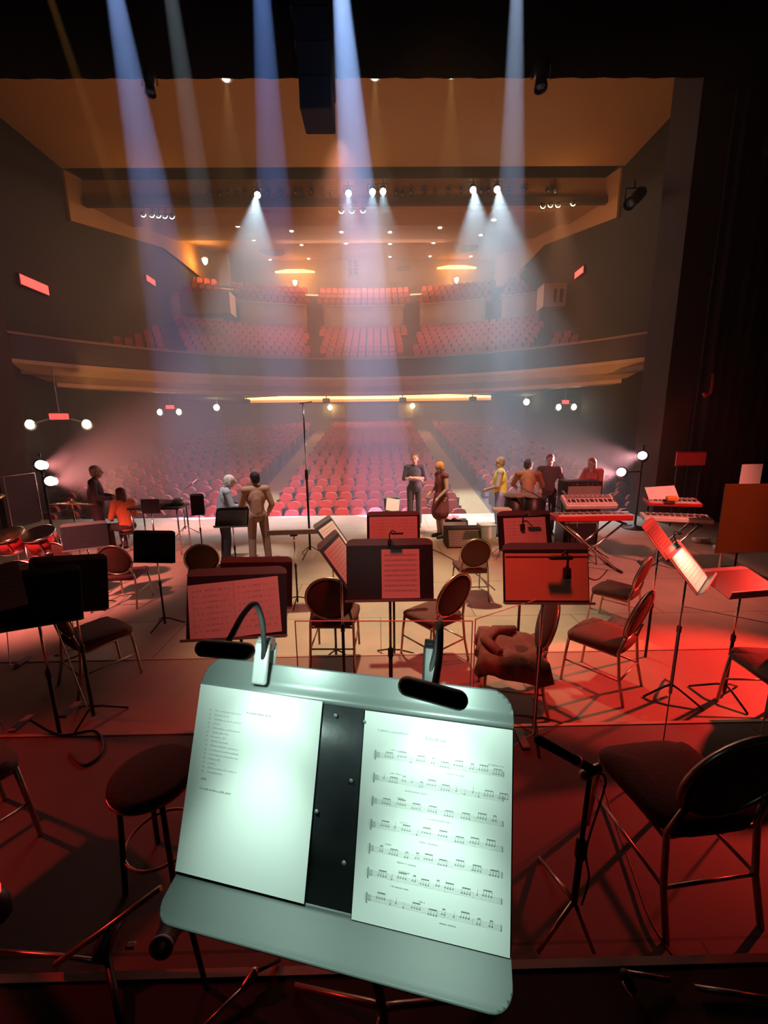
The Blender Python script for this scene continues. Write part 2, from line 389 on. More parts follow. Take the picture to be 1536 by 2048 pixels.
# ------------------------------------------------------------------ house lamps
WARM = (1., .62, .25); EM = {}
M['bulbwarm'] = mat('lit_warm_lens', (1, .8, .5), .4, emit=(1., .70, .34), es=26)
M['bulbdown'] = mat('lit_downlight', (1, .85, .65), .4, emit=(1., .82, .6), es=7)
M['bulbcool'] = mat('lit_cool_lens', (.8, .9, 1), .3, emit=(.80, .93, 1.), es=34)
M['bulbpink'] = mat('lit_pink_lens', (1, .9, .9), .3, emit=(1., .62, .58), es=40)
M['bulbexit'] = mat('lit_exit_lens', (1, .9, .6), .3, emit=(1., .86, .5), es=22)
M['exitred'] = mat('lit_red_sign', (.9, .08, .06), .4, emit=(1., .06, .05), es=2.2)
M['covegold'] = mat('lit_gold_cove', (1, .7, .3), .5, emit=(1., .58, .16), es=4.)
def on_ceil(px, py):
    d = ray(px, py); best = None
    for (y0, z0), (y1, z1) in (((20.9, 12.45), (24.6, 13.15)), ((24.6, 13.35), (30, 14.7)), ((30, 14.95), (39.6, 17.0))):
        k = (z1-z0)/(y1-y0); t = (z0-k*y0-CAMZ)/(d.z-k*d.y); P = CAM+d*t
        if y0 <= P.y <= y1: best = P
    return best or at_y(px, py, 39.2)
DL = [((475, 450), 'left of the big fans of light, in the front row'), ((507, 478), ''), ((540, 518), ''), ((583, 460), ''), ((603, 488), ''), ((617, 516), ''), ((683, 462), ''), ((692, 485), ''),
      ((780, 462), ''), ((780, 486), ''), ((780, 512), ''), ((880, 453), ''), ((867, 484), ''), ((860, 511), ''), ((988, 437), ''), ((962, 468), ''), ((942, 511), '')]
LINES = ['leftmost line', 'second line from the left', 'third line from the left', 'third line from the right', 'second line from the right', 'rightmost line']
cntl = {}
proto_dl = None
for j, ((px, py), _) in enumerate(DL):
    ln = 0 if j < 3 else 1 if j < 6 else 2 if j < 8 else 3 if j < 11 else 4 if j < 14 else 5
    cntl[ln] = cntl.get(ln, 0)+1; P = on_ceil(px, py); P.z -= .06
    lab = f'small round ceiling downlight above the balcony, {LINES[ln]}, {ORD[cntl[ln]-1]} from the front'
    if proto_dl is None:
        proto_dl = thing('ceiling_downlight', lab, 'downlight', P, 0, 'downlights above the balcony')
        MB().lathe([(.17, .0), (.20, .02), (.2, .06), (.14, .06)], 12).build('trim_ring', 'white', proto_dl)
        MB().lathe([(.0, -.03), (.10, -.02), (.14, .03)], 12).build('lens', 'bulbdown', proto_dl)
    else: dup(proto_dl, P, 0, lab)
for px, py, lab in ((452, 158, 'leftmost of the three downlights near the black border curtain'), (750, 155, 'downlight near the border curtain beside the hanging speaker stack'), (903, 151, 'rightmost of the three downlights near the black border curtain')):
    P = at_z(px, py, 13.1); o = dup(proto_dl, P, 0, 'small '+lab, 'forward ceiling downlights')
for px, py, ry, lab in ((545, 500, 1, 'dark oval ceiling vent on the left above the balcony'), (930, 492, 1, 'dark oval ceiling vent on the right above the balcony'), (808, 538, .6, 'small dark oval ceiling vent in the middle near the rear wall')):
    P = on_ceil(px, py); P.z -= .08; t = thing('ceiling_vent', lab, 'vent', P, 0, 'ceiling vents')
    MB().lathe([(.95*ry, 0), (1.0*ry, .03), (.98*ry, .1), (.8*ry, .06)], 28).build('rim', 'grey', t)
    g = MB()
    for q in range(-5, 6): 
        hw = math.sqrt(max(.01, 1-(q/6)**2))*.9*ry; g.box((0, q*.15*ry, .03), (2*hw, .06*ry, .02))
    g.lathe([(0, .05), (.9*ry, .055)], 28).build('grille', mat('vent_dark', (.05, .06, .06), .7), t)
# warm floods under the bridge
FL = [(288, 430), (305, 431), (318, 432), (331, 433), (345, 434), (683, 423), (704, 423), (726, 422), (1085, 413), (1100, 411), (1115, 411), (1145, 408)]
G3 = ['left cluster under the lighting bridge', 'centre cluster under the lighting bridge', 'right cluster under the lighting bridge']
fp = None; cg = {}
for px, py in FL:
    g = 0 if px < 400 else 1 if px < 800 else 2; cg[g] = cg.get(g, 0)+1
    P = at_y(px, py, 20.75); lab = f'small warm flood lamp, {ORD[cg[g]-1]} from the left in the {G3[g]}'
    if fp is None:
        fp = thing('flood_lamp', lab, 'lamp', P, 0, 'warm flood lamps under the bridge')
        MB().lathe([(.06, .16), (.10, .12), (.13, -.02), (.13, -.05)], 12, rot=Euler((R(75), 0, 0))).build('housing', 'black', fp)
        MB().ell((0, -.05, .0), (.115, .05, .115), 12, 6).build('lens', 'bulbwarm', fp)
        MB().tube([(0, .05, .05), (0, .05, .38)], .02, 6).build('hanger', 'black', fp)
    else: dup(fp, P, 0, lab)
# cool spots and dark fixtures on the bridge
def stage_lamp(P, aim, lab, lit, grp, s=1.):
    t = thing('stage_spotlight', lab, 'spotlight', P, 0, grp); d = (Vector(aim)-Vector(P)).normalized()
    Q = d.to_track_quat('Z', 'Y').to_matrix()
    m = MB(); m.T = Q.to_4x4(); m.lathe([(.09*s, -.42*s), (.13*s, -.38*s), (.14*s, -.1*s), (.11*s, -.05*s), (.13*s, .12*s), (.14*s, .14*s), (.14*s, .2*s), (.13*s, .2*s), (.13*s, .12*s)], 14, cap=False); m.build('housing', 'black', t)
    m = MB(); m.T = Q.to_4x4(); m.lathe([(0, .16*s), (.08*s, .155*s), (.12*s, .13*s)], 14); m.build('lens', lit or mat('dark_lens', (.05, .06, .07), .1), t)
    m = MB(); m.tube([(-.2*s, 0, 0), (-.2*s, 0, .25*s), (.2*s, 0, .25*s), (.2*s, 0, 0)], .018*s, 6); m.tube([(0, 0, .25*s), (0, 0, .42*s)], .02*s, 6); m.build('yoke', 'black', t)
    return t
SP = [(515, 388, 'single cool white spotlight on the lighting bridge throwing a fan of light on the left'), (697, 385, 'cool white spotlight on the bridge in front of the brightest beam'),
      (745, 382, 'cool white spotlight on the bridge just right of the brightest beam'), (766, 381, 'cool white spotlight on the bridge, second to the right of the brightest beam'),
      (946, 378, 'cool white spotlight on the bridge, left one of the right hand pair'), (994, 377, 'cool white spotlight on the bridge, right one of the right hand pair')]
SPP = []
for px, py, lab in SP:
    P = at_y(px, py, 20.1); SPP.append(P); stage_lamp(P, (P.x*.3, 5, 0), lab, 'bulbcool', 'lit spotlights on the bridge', 1.05)
dk = 0
for px in (420, 440, 455, 472, 488, 535, 560, 590, 602, 622, 645, 662, 792, 805, 822, 848, 870, 896, 922, 962, 978, 1018, 1048, 1096, 1110):
    P = at_y(px, 386-(px-700)*.012+random.uniform(-4, 4), 20.5); dk += 1
    stage_lamp(P, (P.x*.5, 4, 0), f'dark unlit spotlight on the lighting bridge, {ORD[dk-1]} from the left end of the row', None, 'unlit spotlights on the bridge', random.choice((.8, 1.0, .7)))
for px, py, s, lab in ((300, 172, 1.2, 'dark unlit moving head lamp hanging at the top left below the border curtain'), (1082, 158, 1.5, 'dark unlit moving head lamp hanging at the top right below the border curtain')):
    P = at_y(px, py, 9.6); stage_lamp(P, (P.x, 9, 0), lab, None, 'moving heads at the border', s*.62)
# hanging speaker stack
A, B = at_y(606, 246, 9.3), at_y(668, 246, 9.3); t = thing('hanging_speaker_stack', 'black stack of loudspeakers hanging from above in front of the border curtain', 'loudspeaker', ((A.x+B.x)/2, 9.3, A.z))
for i in range(7):
    MB().box((-.04*max(0, i-1), .05*i, .28+i*.56), (B.x-A.x+.04*min(i, 3), .7, .54), bev=.03).build('speaker_cabinet', 'dull', t)
for s in (-1, 1): MB().tube([(s*.3, .3, 3.9), (s*.3, .3, 6)], .02, 6).build('hanging_cable', 'cable', t)
# sconces, exit signs, cove
for px, py, yy, lab in ((590, 566, 38.9, 'glowing orange wall sconce on the rear balcony wall, left one of the pair'), (913, 561, 38.9, 'glowing orange wall sconce on the rear balcony wall, right one of the pair'),
                        (410, 523, 32.3, 'bright warm lamp at the left rear corner of the balcony'), (1063, 512, 32.3, 'bright warm lamp at the right rear corner of the balcony')):
    P = at_y(px, py, yy); t = thing('wall_sconce', lab, 'wall lamp', P, 0, 'balcony wall sconces')
    MB().box((0, .15, .1), (.3, .2, .5), bev=.03).build('backplate', 'brass', t)
    MB().lathe([(.06, -.2), (.16, -.05), (.2, .15), (.15, .2), (0, .2)], 14).build('glass_shade', 'bulbwarm', t)
for px, py in ((590, 545), (913, 537)):
    P = at_y(px, py, 39.1); tag(MB().prism([(-1.7, .06), (-.7, .22), (.7, .22), (1.7, .06), (1.7, 0), (-1.7, 0)], (-.12, .12), 1).build('cove_light', 'covegold'), 'glowing orange wall cove above the %s rear sconce' % ('left' if px < 700 else 'right'), 'cove light', 'rear wall coves').location = P
def exit_sign(P, w, h, rz, lab, lamps, lw=.9):
    t = thing('exit_sign', lab, 'exit sign', P, rz, 'exit signs')
    MB().box((0, .06, 0), (w+.08, .1, h+.08), bev=.02).build('housing', 'dull', t)
    MB().box((0, .0, 0), (w, .03, h), bev=.005).build('lit_panel', 'exitred', t)
    if lamps:
        for s in (-1, 1):
            hd = MB().lathe([(.08, .1), (.16, .0), (.17, -.14)], 12, (s*lw, .0, -.28), Euler((R(-80), 0, 0))).build('lamp_head', 'grey', t)
            MB().ell((s*lw, -.13, -.26), (.14, .06, .15), 12, 6).build('lamp_lens', 'bulbexit', hd)
        MB().tube([(0, .06, h/2), (0, .06, 4.6-P.z)], .02, 6).build('hanger', 'grey', t)
        MB().tube([(-lw, .06, -.24), (-.3, .06, -.08), (.3, .06, -.08), (lw, .06, -.24)], .03, 6).build('bracket', 'grey', t)
    return t
P = at_y(118, 833, 14.6); exit_sign(P, .55, .2, R(20), 'red exit sign with two bright round lamps near the left stage edge', True, .80)
exit_sign(at_y(340, 814, 22.5), .42, .18, 0, 'red exit sign with two lamps under the balcony at the left', True, .50)
exit_sign(at_y(1131, 804, 22), .36, .18, 0, 'red exit sign with two lamps under the balcony at the right', True, .40)
exit_sign(at_x(70, 570, XL+.12), 1.3, .34, R(90), 'tilted red exit sign high on the left wall over the balcony rail', False)
exit_sign(at_x(302, 561, XL+.12), .9, .3, R(90), 'small red exit sign high on the left wall by the rear of the balcony', False)
exit_sign(at_x(1158, 545, XR-.12), .9, .3, R(-90), 'small pale exit sign high on the right wall by the rear of the balcony', False)
for px, py, lab in ((433, 815, 'bright round wall lamp under the balcony, leftmost of four'), (660, 815, 'bright round door lamp left of the control window'), (825, 812, 'bright round door lamp right of the control window'), (1053, 804, 'bright round wall lamp under the balcony, rightmost of four')):
    P = at_y(px, py, 35.7 if 500 < px < 1000 else 28.5); t = thing('door_lamp', lab, 'wall lamp', P, 0, 'round lamps on the rear wall')
    MB().box((0, .2, 0), (.2, .3, .2), bev=.03).build('backplate', 'grey', t); MB().ell((0, 0, 0), (.2, .14, .2), 12, 8).build('glass_globe', 'bulbexit', t)
    if not 500 < px < 1000: MB().tube([(0, .2, .1), (0, .2, 4.6-P.z)], .02, 6).build('hanger', 'grey', t)
A, B = at_y(490, 797, 26.5), at_y(982, 792, 26.5)
t = thing('gold_cove_light', 'long glowing gold light trough under the balcony ceiling', 'cove light', ((A.x+B.x)/2, A.y, A.z))
W = B.x-A.x
MB().prism([(-W/2, -.10), (W/2, -.10), (W/2, .02), (W*.25, .17), (0, .22), (-W*.25, .17), (-W/2, .02)], (0, .1), 1).build('lit_trough', 'covegold', t)
MB().prism([(-W/2, -.26), (W/2, -.26), (W/2, -.11), (-W/2, -.11)], (-.06, .06), 1).build('trough_lip', mat('lit_orange_lip', (.9, .4, .1), .5, emit=(1., .33, .04), es=.9), t)
for px, lab in ((492, 'leftmost small black speaker under the glowing gold trough'), (650, 'small black speaker under the gold trough above the left door lamp'), (808, 'small black speaker under the gold trough above the right door lamp'), (960, 'rightmost small black speaker under the glowing gold trough')):
    P = at_z(px, 797-(px-490)*.01, 4.16); P.y = A.y-.9; P.x *= P.y/at_z(px, 797, 4.16).y
    t = thing('ceiling_speaker', lab, 'loudspeaker', P, 0, 'small speakers under the balcony')
    MB().box((0, 0, 0), (.42, .3, .26), bev=.03).build('cabinet', 'dull', t); MB().box((0, .05, .2), (.06, .06, .2)).build('bracket', 'grey', t)
# ------------------------------------------------------------------ chairs
def make_chair(label, group, fab='fabric', loc=(0, 0, 0), rz=0):
    """oval-back banquet chair, facing local +Y."""
    t = thing('banquet_chair', label, 'chair', loc, rz, group)
    m = MB(); N = 28; rows = []
    for zz, gr in ((.405, .93), (.415, .985), (.44, 1.), (.462, .985), (.474, .9), (.478, .5)):
        r_ = []
        for k in range(N):
            a = 2*PI*k/N; ca, sa = math.cos(a), math.sin(a); e = .42
            x = .225*gr*math.copysign(abs(ca)**e, ca); y = .225*gr*math.copysign(abs(sa)**e, sa)
            x *= 1+.08*(y/.225)
            r_.append(m._v((x, y, zz-(.02 if y > .18 and zz > .45 else 0))))
        rows.append(r_)
    for a, b in zip(rows, rows[1:]):
        for k in range(N): m._f([a[k], a[(k+1) % N], b[(k+1) % N], b[k]])
    m._f(rows[0][::-1]); m._f(rows[-1]); m.build('seat', fab, t)
    tilt = Euler((R(15), 0, 0)); bc = Vector((0, -.245, .70))
    m = MB(); m.ell(bc, (.205, .034, .215), 28, 14, tilt); m.build('backrest', fab, t)
    ring = [bc + tilt.to_matrix() @ Vector((.212*math.cos(2*PI*k/32), -.012, .222*math.sin(2*PI*k/32))) for k in range(32)]
    MB().tube(ring, .0125, 8, True).build('back_frame', 'bronze', t)
    for s in (-1, 1):
        MB().tube([(s*.19, .19, .41), (s*.20, .205, .25), (s*.205, .225, .012), (s*.205, .225, 0)], [.0125, .0125, .011, .013], 8).build('leg', 'bronze', t)
    for s in (-1, 1):
        MB().tube([(s*.165, -.235, .575), (s*.195, -.20, .43), (s*.20, -.225, .2), (s*.205, -.275, 0)], .0125, 8).build('leg', 'bronze', t)
    m = MB(); m.tube([(-.19, -.19, .395), (.19, -.19, .395), (.19, .19, .395), (-.19, .19, .395)], .011, 6, True); m.build('seat_frame', 'bronze', t)
    m = MB()
    for s in (-1, 1): m.tube([(s*.202, .21, .20), (s*.20, -.225, .20)], .008, 6)
    m.tube([(-.2, -.225, .2), (.2, -.225, .2)], .008, 6); m.build('stretcher', 'bronze', t)
    return t
CG = 'oval-back banquet chairs'
def place(p0, z, face): return p0, R(face-90)
c0 = None
def chair(px, py, zsurf, zfloor, face, label, dx=0, dy=0):
    """seat centre seen at (px,py) at height zsurf."""
    global c0
    P = at_z(px, py, zsurf); loc = (P.x+dx, P.y+dy, zfloor); rz = R(face-90)
    if c0 is None: c0 = make_chair(label, CG, 'fabric', loc, rz); return c0
    return dup(c0, loc, rz, label)
def chair_back(px, py, zfloor, face, label):
    """oval back centre seen at (px,py)."""
    P = at_z(px, py, zfloor+.70); a = R(face); return chair(px, py, zfloor+.70, zfloor, face, label, math.cos(a)*.245, math.sin(a)*.245)
chair_back(660, 1197, .2, 88, 'dark oval-back chair seen from behind, just beyond the clip lamps, beside the single red sheet')
chair_back(906, 1190, .2, 128, 'red-lit oval-back chair turned sideways, right of the stand with the single red sheet')
chair_back(404, 1117, 0, 108, 'dark oval-back chair seen from behind, in front of the white-haired person')
chair_back(951, 1106, 0, 92, 'small dark round-backed chair in front of the black loudspeaker case')
chair_back(230, 1120, 0, 96, 'dark oval-back chair between the two black music stands at the left')
chair_back(118, 1112, 0, 84, 'dark oval-back chair partly hidden, left of the small dark red music stand')
chair(193, 1258, .67, .2, 55, 'dark chair with red-lit frame behind the clear shield at the left')
chair(1205, 1262, .67, .2, 130, 'chair with an orange-red lit back, facing left on the red floor at the right')
chair(1232, 1176, .46, 0, 132, 'chair with dark red back, farther behind the orange-backed chair at the right')
cj = chair(1022, 1292, .67, .2, 168, 'chair with a jacket over its seat, behind the music stand with the black clamp')
chair(1345, 1550, .87, .4, 96, 'large dark chair close by at the lower right, facing away')
chair(1560, 1325, .67, .2, 176, 'chair cut off by the right edge of the picture')
chair(-118, 1540, .87, .4, 60, 'chair at the left edge with only a red-lit front leg and seat rail in view')
# jacket on the chair
m = MB(); N = 14; top = []; random.seed(3)
for i in range(N+1):
    row = []
    for j in range(N+1):
        u, v = i/N-.5, j/N-.5; x, y = u*.54, v*.54
        e = max(abs(u), abs(v)); z = .492 + .018*math.sin(u*13+v*5)+.014*math.sin(v*17-u*6)
        if e > .43: z -= (e-.43)*2.2
        row.append(m._v((x+.015*math.sin(v*20), y+.015*math.sin(u*17), z)))
    top.append(row)
for i in range(N):
    for j in range(N): m._f([top[i][j], top[i+1][j], top[i+1][j+1], top[i][j+1]])
jk = m.build('jacket', mat('jacket_cloth', (.24, .09, .07), .9, 0, .35, 14, .4)); md = jk.modifiers.new('solid', 'SOLIDIFY'); md.thickness = .012
tag(jk, 'crumpled dark red jacket lying on a chair seat behind the bright music stand', 'jacket'); jk.location = cj.location; jk.rotation_euler = cj.rotation_euler
MB().tube([(-.2, .1, .51), (-.05, .2, .53), (.12, .12, .53), (.22, -.05, .51)], [.03, .045, .045, .03], 8).build('sleeve', mat('jacket_cloth', (.24, .09, .07)), jk)

# ------------------------------------------------------------------ music stands
def stand_parts(t, D, hb, floorlocal, w=.508, h=.318, flange=.04, pole_from=None, legrot=20, legr=.23, pbot=None):
    """D: desk matrix in the stand's space (x right, z up the desk, -y towards the reader)."""
    desk = MB(); desk.T = D
    desk.box((0, .004, 0), (w, .004, h), bev=.0018); desk.build('desk', 'deskback', t)
    fl = MB(); fl.T = D
    r = .05; prof = [(-w/2, h/2), (w/2, h/2), (w/2, h/2+flange-r*.6)]
    for k in range(5): a = PI/2*k/4; prof.append((w/2-r+r*math.cos(a), h/2+flange-r*.6+r*.6*math.sin(a)))
    for k in range(5): a = PI/2+PI/2*k/4; prof.append((-w/2+r+r*math.cos(a), h/2+flange-r*.6+r*.6*math.sin(a)))
    prof.append((-w/2, h/2+flange-r*.6))
    fl.prism(prof, (.002, .006), 1); fl.build('top_flange', 'desksheen', t)
    lg = MB(); lg.T = D
    lg.box((0, -.028, -h/2), (w+.012, .062, .003), bev=.001); lg.box((0, -.0585, -h/2+.006), (w+.012, .003, .014), bev=.001); lg.build('ledge', 'desksheen', t)
    br = MB(); br.T = D; br.box((0, .02, -.03), (.09, .03, .12), bev=.006); br.tube([(-.05, .035, -.03), (.05, .035, -.03)], .012, 8); br.build('tilt_bracket', 'black', t)
    p = D @ Vector((0, .035, -.03)); b = Vector(pbot) if pbot else Vector((p.x, p.y, 0)); mid = b + (p-b)*.55
    MB().tube([p, mid], .0085, 10).build('inner_pole', 'chrome', t)
    m = MB(); m.tube([mid, b+Vector((0, 0, .02))], .0125, 10); m.lathe([(.017, 0), (.017, .05), (.013, .055)], 12, tuple(mid-Vector((0, 0, .02)))); m.build('outer_pole', 'black', t)
    for k in range(3):
        a = R(legrot+120*k); e = b+Vector((math.cos(a)*legr, math.sin(a)*legr, .006))
        MB().tube([b+Vector((0, 0, .10)), b+Vector((math.cos(a)*.06, math.sin(a)*.06, .085)), e], [.009, .009, .008], 8).build('leg', 'black', t)
def stand(px, py, depth_or_z, zfloor, rz, tilt, label, mode='z', w=.508, h=.318, cat='music stand', group=None, base=None, legrot=20):
    """desk centre seen at (px,py), either at height z or at distance y."""
    P = at_z(px, py, depth_or_z) if mode == 'z' else at_y(px, py, depth_or_z)
    t = thing('music_stand', label, cat, (P.x, P.y, zfloor), R(rz), group or 'black music stands')
    D = Matrix.Translation((0, 0, P.z-zfloor)) @ Matrix.Rotation(R(-tilt), 4, 'X')
    stand_parts(t, D, None, None, w, h, legrot=legrot)
    bpy.context.view_layer.update()
    return t, Matrix.Translation((P.x, P.y, zfloor)) @ Matrix.Rotation(R(rz), 4, 'Z') @ D
def sheet_mesh(w, h, style, seed, curl=.0):
    """paper in the xz plane, lower edge at z=0, ink a hair in front (-y)."""
    rg = random.Random(seed); m = MB(); n = 8
    f = lambda x: -curl*(math.cos(x/w*PI*2)-1)*.5
    A = [[m._v((-w/2+w*i/n, -f(-w/2+w*i/n)-s, z)) for z in (0, h)] for i in range(n+1) for s in (0,)]
    B = [[m._v((-w/2+w*i/n, -f(-w/2+w*i/n)+.0006, z)) for z in (0, h)] for i in range(n+1)]
    for i in range(n):
        m._f([A[i][0], A[i+1][0], A[i+1][1], A[i][1]], False); m._f([B[i][0], B[i][1], B[i+1][1], B[i+1][0]], False)
        m._f([A[i][0], B[i][0], B[i+1][0], A[i+1][0]], False); m._f([A[i][1], A[i+1][1], B[i+1][1], B[i][1]], False)
    m._f([A[0][0], A[0][1], B[0][1], B[0][0]], False); m._f([A[n][0], B[n][0], B[n][1], A[n][1]], False)
    def q(x0, z0, x1, z1, k=1):
        m.mi = k; y = -f((x0+x1)/2)-.0005
        m._f([m._v((x0, y, z0)), m._v((x1, y, z0)), m._v((x1, y, z1)), m._v((x0, y, z1))], False); m.mi = 0
    def word(x, z, L, hh, k=1):
        e = x+L
        while x < e-.001: 
            ww = rg.uniform(.0012, .0022); q(x, z, x+ww*.7, z+hh*rg.choice((.65, .65, 1)), k); x += ww
            if rg.random() < .16: x += .0015
    if style == 'score':
        word(-.086, h-.026, .045, .003, 2); word(-.014, h-.029, .030, .0045); word(.05+.025, h-.050, .022, .002, 2)
        for s in range(7):
            z = h-.056-s*.0312; x0 = -.092; x1 = .097
            for k in range(5): q(x0, z-k*.0016, x1, z-k*.0016+.00022, 2)
            q(x0+.003, z-.010, x0+.0052, z+.003); q(x0+.006, z-.006, x0+.0105, z+.001, 2)
            for b in range(5): q(x0+(x1-x0)*(b+1)/5.-.0004, z-.0064, x0+(x1-x0)*(b+1)/5., z+.0003, 2)
            x = x0+.018
            while x < x1-.006:
                n = rg.choice((1, 2, 4, 4)); zz = z-rg.uniform(.0, .006)
                for k in range(n):
                    q(x+k*.0036, zz-.0012, x+k*.0036+.0019, zz+.0004); q(x+k*.0036+.0016, zz-.0006, x+k*.0036+.0020, zz+.0062)
                if n > 1: q(x+.0016, zz+.0054, x+(n-1)*.0036+.0020, zz+.0066)
                x += n*.0036+rg.uniform(.004, .009)
            if rg.random() < .8: word(x0+rg.uniform(.03, .11), z-.0145, rg.uniform(.018, .035), .0022, 2)
            if rg.random() < .5: word(x0+rg.uniform(.02, .1), z+.0055, rg.uniform(.008, .02), .0022, 2)
            q(x1-.0015, z-.0064, x1-.0004, z+.0004)
    elif style == 'list':
        word(-.018, h-.034, .044, .0030)
        for i in range(15):
            z = h-.038-i*.0066; q(-.084, z, -.0815, z+.002, 2); word(-.074, z, rg.choice((.012, .02, .026, .03, .05)), .0024, 2)
        word(-.084, h-.142, .010, .0032); word(-.084, h-.156, .055, .0024, 1)
    elif style == 'lines':
        for s in range(8):
            z = h-.03-s*(h-.05)/8
            for k in range(4): q(-w*.43, z-k*.003, w*.43, z-k*.003+.0008, 2)
            x = -w*.4
            while x < w*.4: q(x, z-.009, x+rg.uniform(.003, .012), z-.002, 2); x += rg.uniform(.012, .03)
    return m.mesh('sheet_music', ['paper', 'ink', 'inkl'])
def sheet(Dw, u, v, w, h, style, label, seed=1, rot=0, group=None, off=.001, cat='sheet music', curl=0.):
    """lower-edge centre at (u,v) on the desk plane."""
    o = bpy.data.objects.new('sheet_music', sheet_mesh(w, h, style, seed, curl)); COL.objects.link(o)
    o.matrix_world = Dw @ Matrix.Translation((u, -off, v)) @ Matrix.Rotation(R(rot), 4, 'Y')
    return tag(o, label, cat, group)
def spread(Dw, w, h, lab, seed, v=-.154, u=0, rot=0):
    """an open two-page booklet: one thing, two pages."""
    t = thing('open_score', lab, 'sheet music'); t.matrix_world = Dw @ Matrix.Translation((u, -.002, v)) @ Matrix.Rotation(R(rot), 4, 'Y')
    for s in (-1, 1):
        o = bpy.data.objects.new('page', sheet_mesh(w/2-.001, h, 'lines', seed+s, .004)); COL.objects.link(o); o.parent = t; o.location = (s*w/4, 0, 0)
    return t
# front-left stand with the red-lit spread and the stand half hidden behind it
_, D1 = stand(474, 1212, 2.0, .4, 4, 18, 'music stand holding the wide red-lit open score, left of the bright foreground stand', 'y')
spread(D1, .46, .285, 'wide open score lit red, with staves on both pages', 11, rot=-4)
stand(512, 1170, 2.75, .2, 0, 16, 'black music stand half hidden behind the wide red-lit open score', 'y')
_, D3 = stand(780, 1145, 2.28, .4, 0, 14, 'black music stand holding one red sheet right of centre', 'y')
sheet(D3, .062, -.150, .222, .285, 'lines', 'single red-lit sheet standing on the right half of a black music stand', 5)
_, D4 = stand(787, 1063, 3.9, 0, 0, 14, 'music stand with dull red double page, behind the single red sheet', 'y', w=.52)
spread(D4, .47, .30, 'dull red open double page on the stand nearest the stage centre', 21)
_, D5 = stand(1092, 1152, 2.32, .4, -3, 14, 'music stand with a desk lit orange-red and a black clamp at its lower right', 'y')
fo = MB(); fo.T = Matrix(); fo.box((0, 0, .15), (.49, .006, .28), bev=.003); fo = fo.build('music_folder', mat('folder_card_red_lit', (.80, .34, .20), .6)); fo.matrix_world = D5 @ Matrix.Translation((0, -.008, -.155))  # thin folder added, the red light on the desk put into its colour
tag(fo, 'added closed folder painted with the orange-red light on the stand with the black clamp', 'folder'); MB().tube([(-.24, -.003, .27), (.24, -.003, .27)], .004, 6).build('added_folder_edge', 'fabric', fo)
stand(308, 1096, 4.75, 0, -6, 10, 'empty black music stand with its base in view, at the left', 'y', w=.53, h=.34)
stand(171, 1074, 5.35, 0, 28, 8, 'small dark red music stand in front of the standing person at the left', 'y')
stand(138, 1172, 2.8, .2, 8, 12, 'wide dark music stand behind the clear shield, nearest the left edge group', 'y', w=.51, h=.36)
_, D9 = stand(66, 1202, 2.45, .2, 24, 16, 'dark music stand lower at the left edge in front of the wide dark one', 'y')
sheet(D9, -.13, -.03, .22, .28, 'lines', 'bright red sheet at the left edge standing up from a dark stand', 31, rot=-8)
_, D10 = stand(1322, 1079, 1.36, .0, 47, 38, 'music stand seen edge-on with a pink-lit edge, behind the brightly lit sheet', 'z')
sheet(D10, 0, -.15, .43, .28, 'lines', 'pink-lit pages on the edge-on stand at the right', 41)
_, D11 = stand(1378, 1134, 1.30, .2, 44, 40, 'music stand seen edge-on carrying a glaring white sheet at the right', 'z')
sheet(D11, 0, -.15, .43, .28, 'lines', 'glaring pale yellow-white sheet on the edge-on stand at the right', 42)
_, D12 = stand(666, 1072, 1.33, 0, 79, 34, 'music stand seen edge-on left of the centre stands, the farther one', 'z')
sheet(D12, 0, -.15, .43, .28, 'lines', 'red-lit pages on the farther edge-on stand left of centre', 43)
_, D13 = stand(684, 1116, 1.42, .2, 81, 34, 'music stand seen edge-on left of the centre stands, the nearer one', 'z')
sheet(D13, 0, -.15, .43, .28, 'lines', 'red-lit pages on the nearer edge-on stand left of centre', 44)
stand(1480, 1166, 1.16, .2, 8, 72, 'music stand with its desk tipped almost flat and lit bright red, at the right edge', 'z')
_, D15 = stand(1050, 1065, 3.6, 0, 6, 16, 'music stand with bright red pages and a small black lamp, behind the added red-lit folder', 'y')
spread(D15, .40, .29, 'bright red lit pages on the stand behind the added red-lit folder', 51)
_, D16 = stand(464, 1037, 6.3, 0, 5, 35, 'pinkish music stand in front of the white-haired person', 'y', w=.5, h=.3)
sheet(D16, 0, -.15, .46, .29, 'lines', 'pink and lilac sheet on the stand of the white-haired person', 52)
stand(395, 1011, 7.6, 0, 10, 5, 'small black music stand near the stage edge beside the white-haired person', 'y', w=.24, h=.36)
_, D18 = stand(783, 1010, 9.2, 0, 15, 20, 'music stand with a small white sheet near the person in dark clothes', 'y', w=.34, h=.32)
sheet(D18, 0, -.14, .31, .29, 'blank', 'small bright white sheet near the person in dark clothes at the stage edge', 53, rot=12)
stand(588, 1064, 1.02, 0, 5, 86, 'thin flat-topped black stand with a tripod foot right of the person in the tan jacket', 'z', w=.66, h=.2)

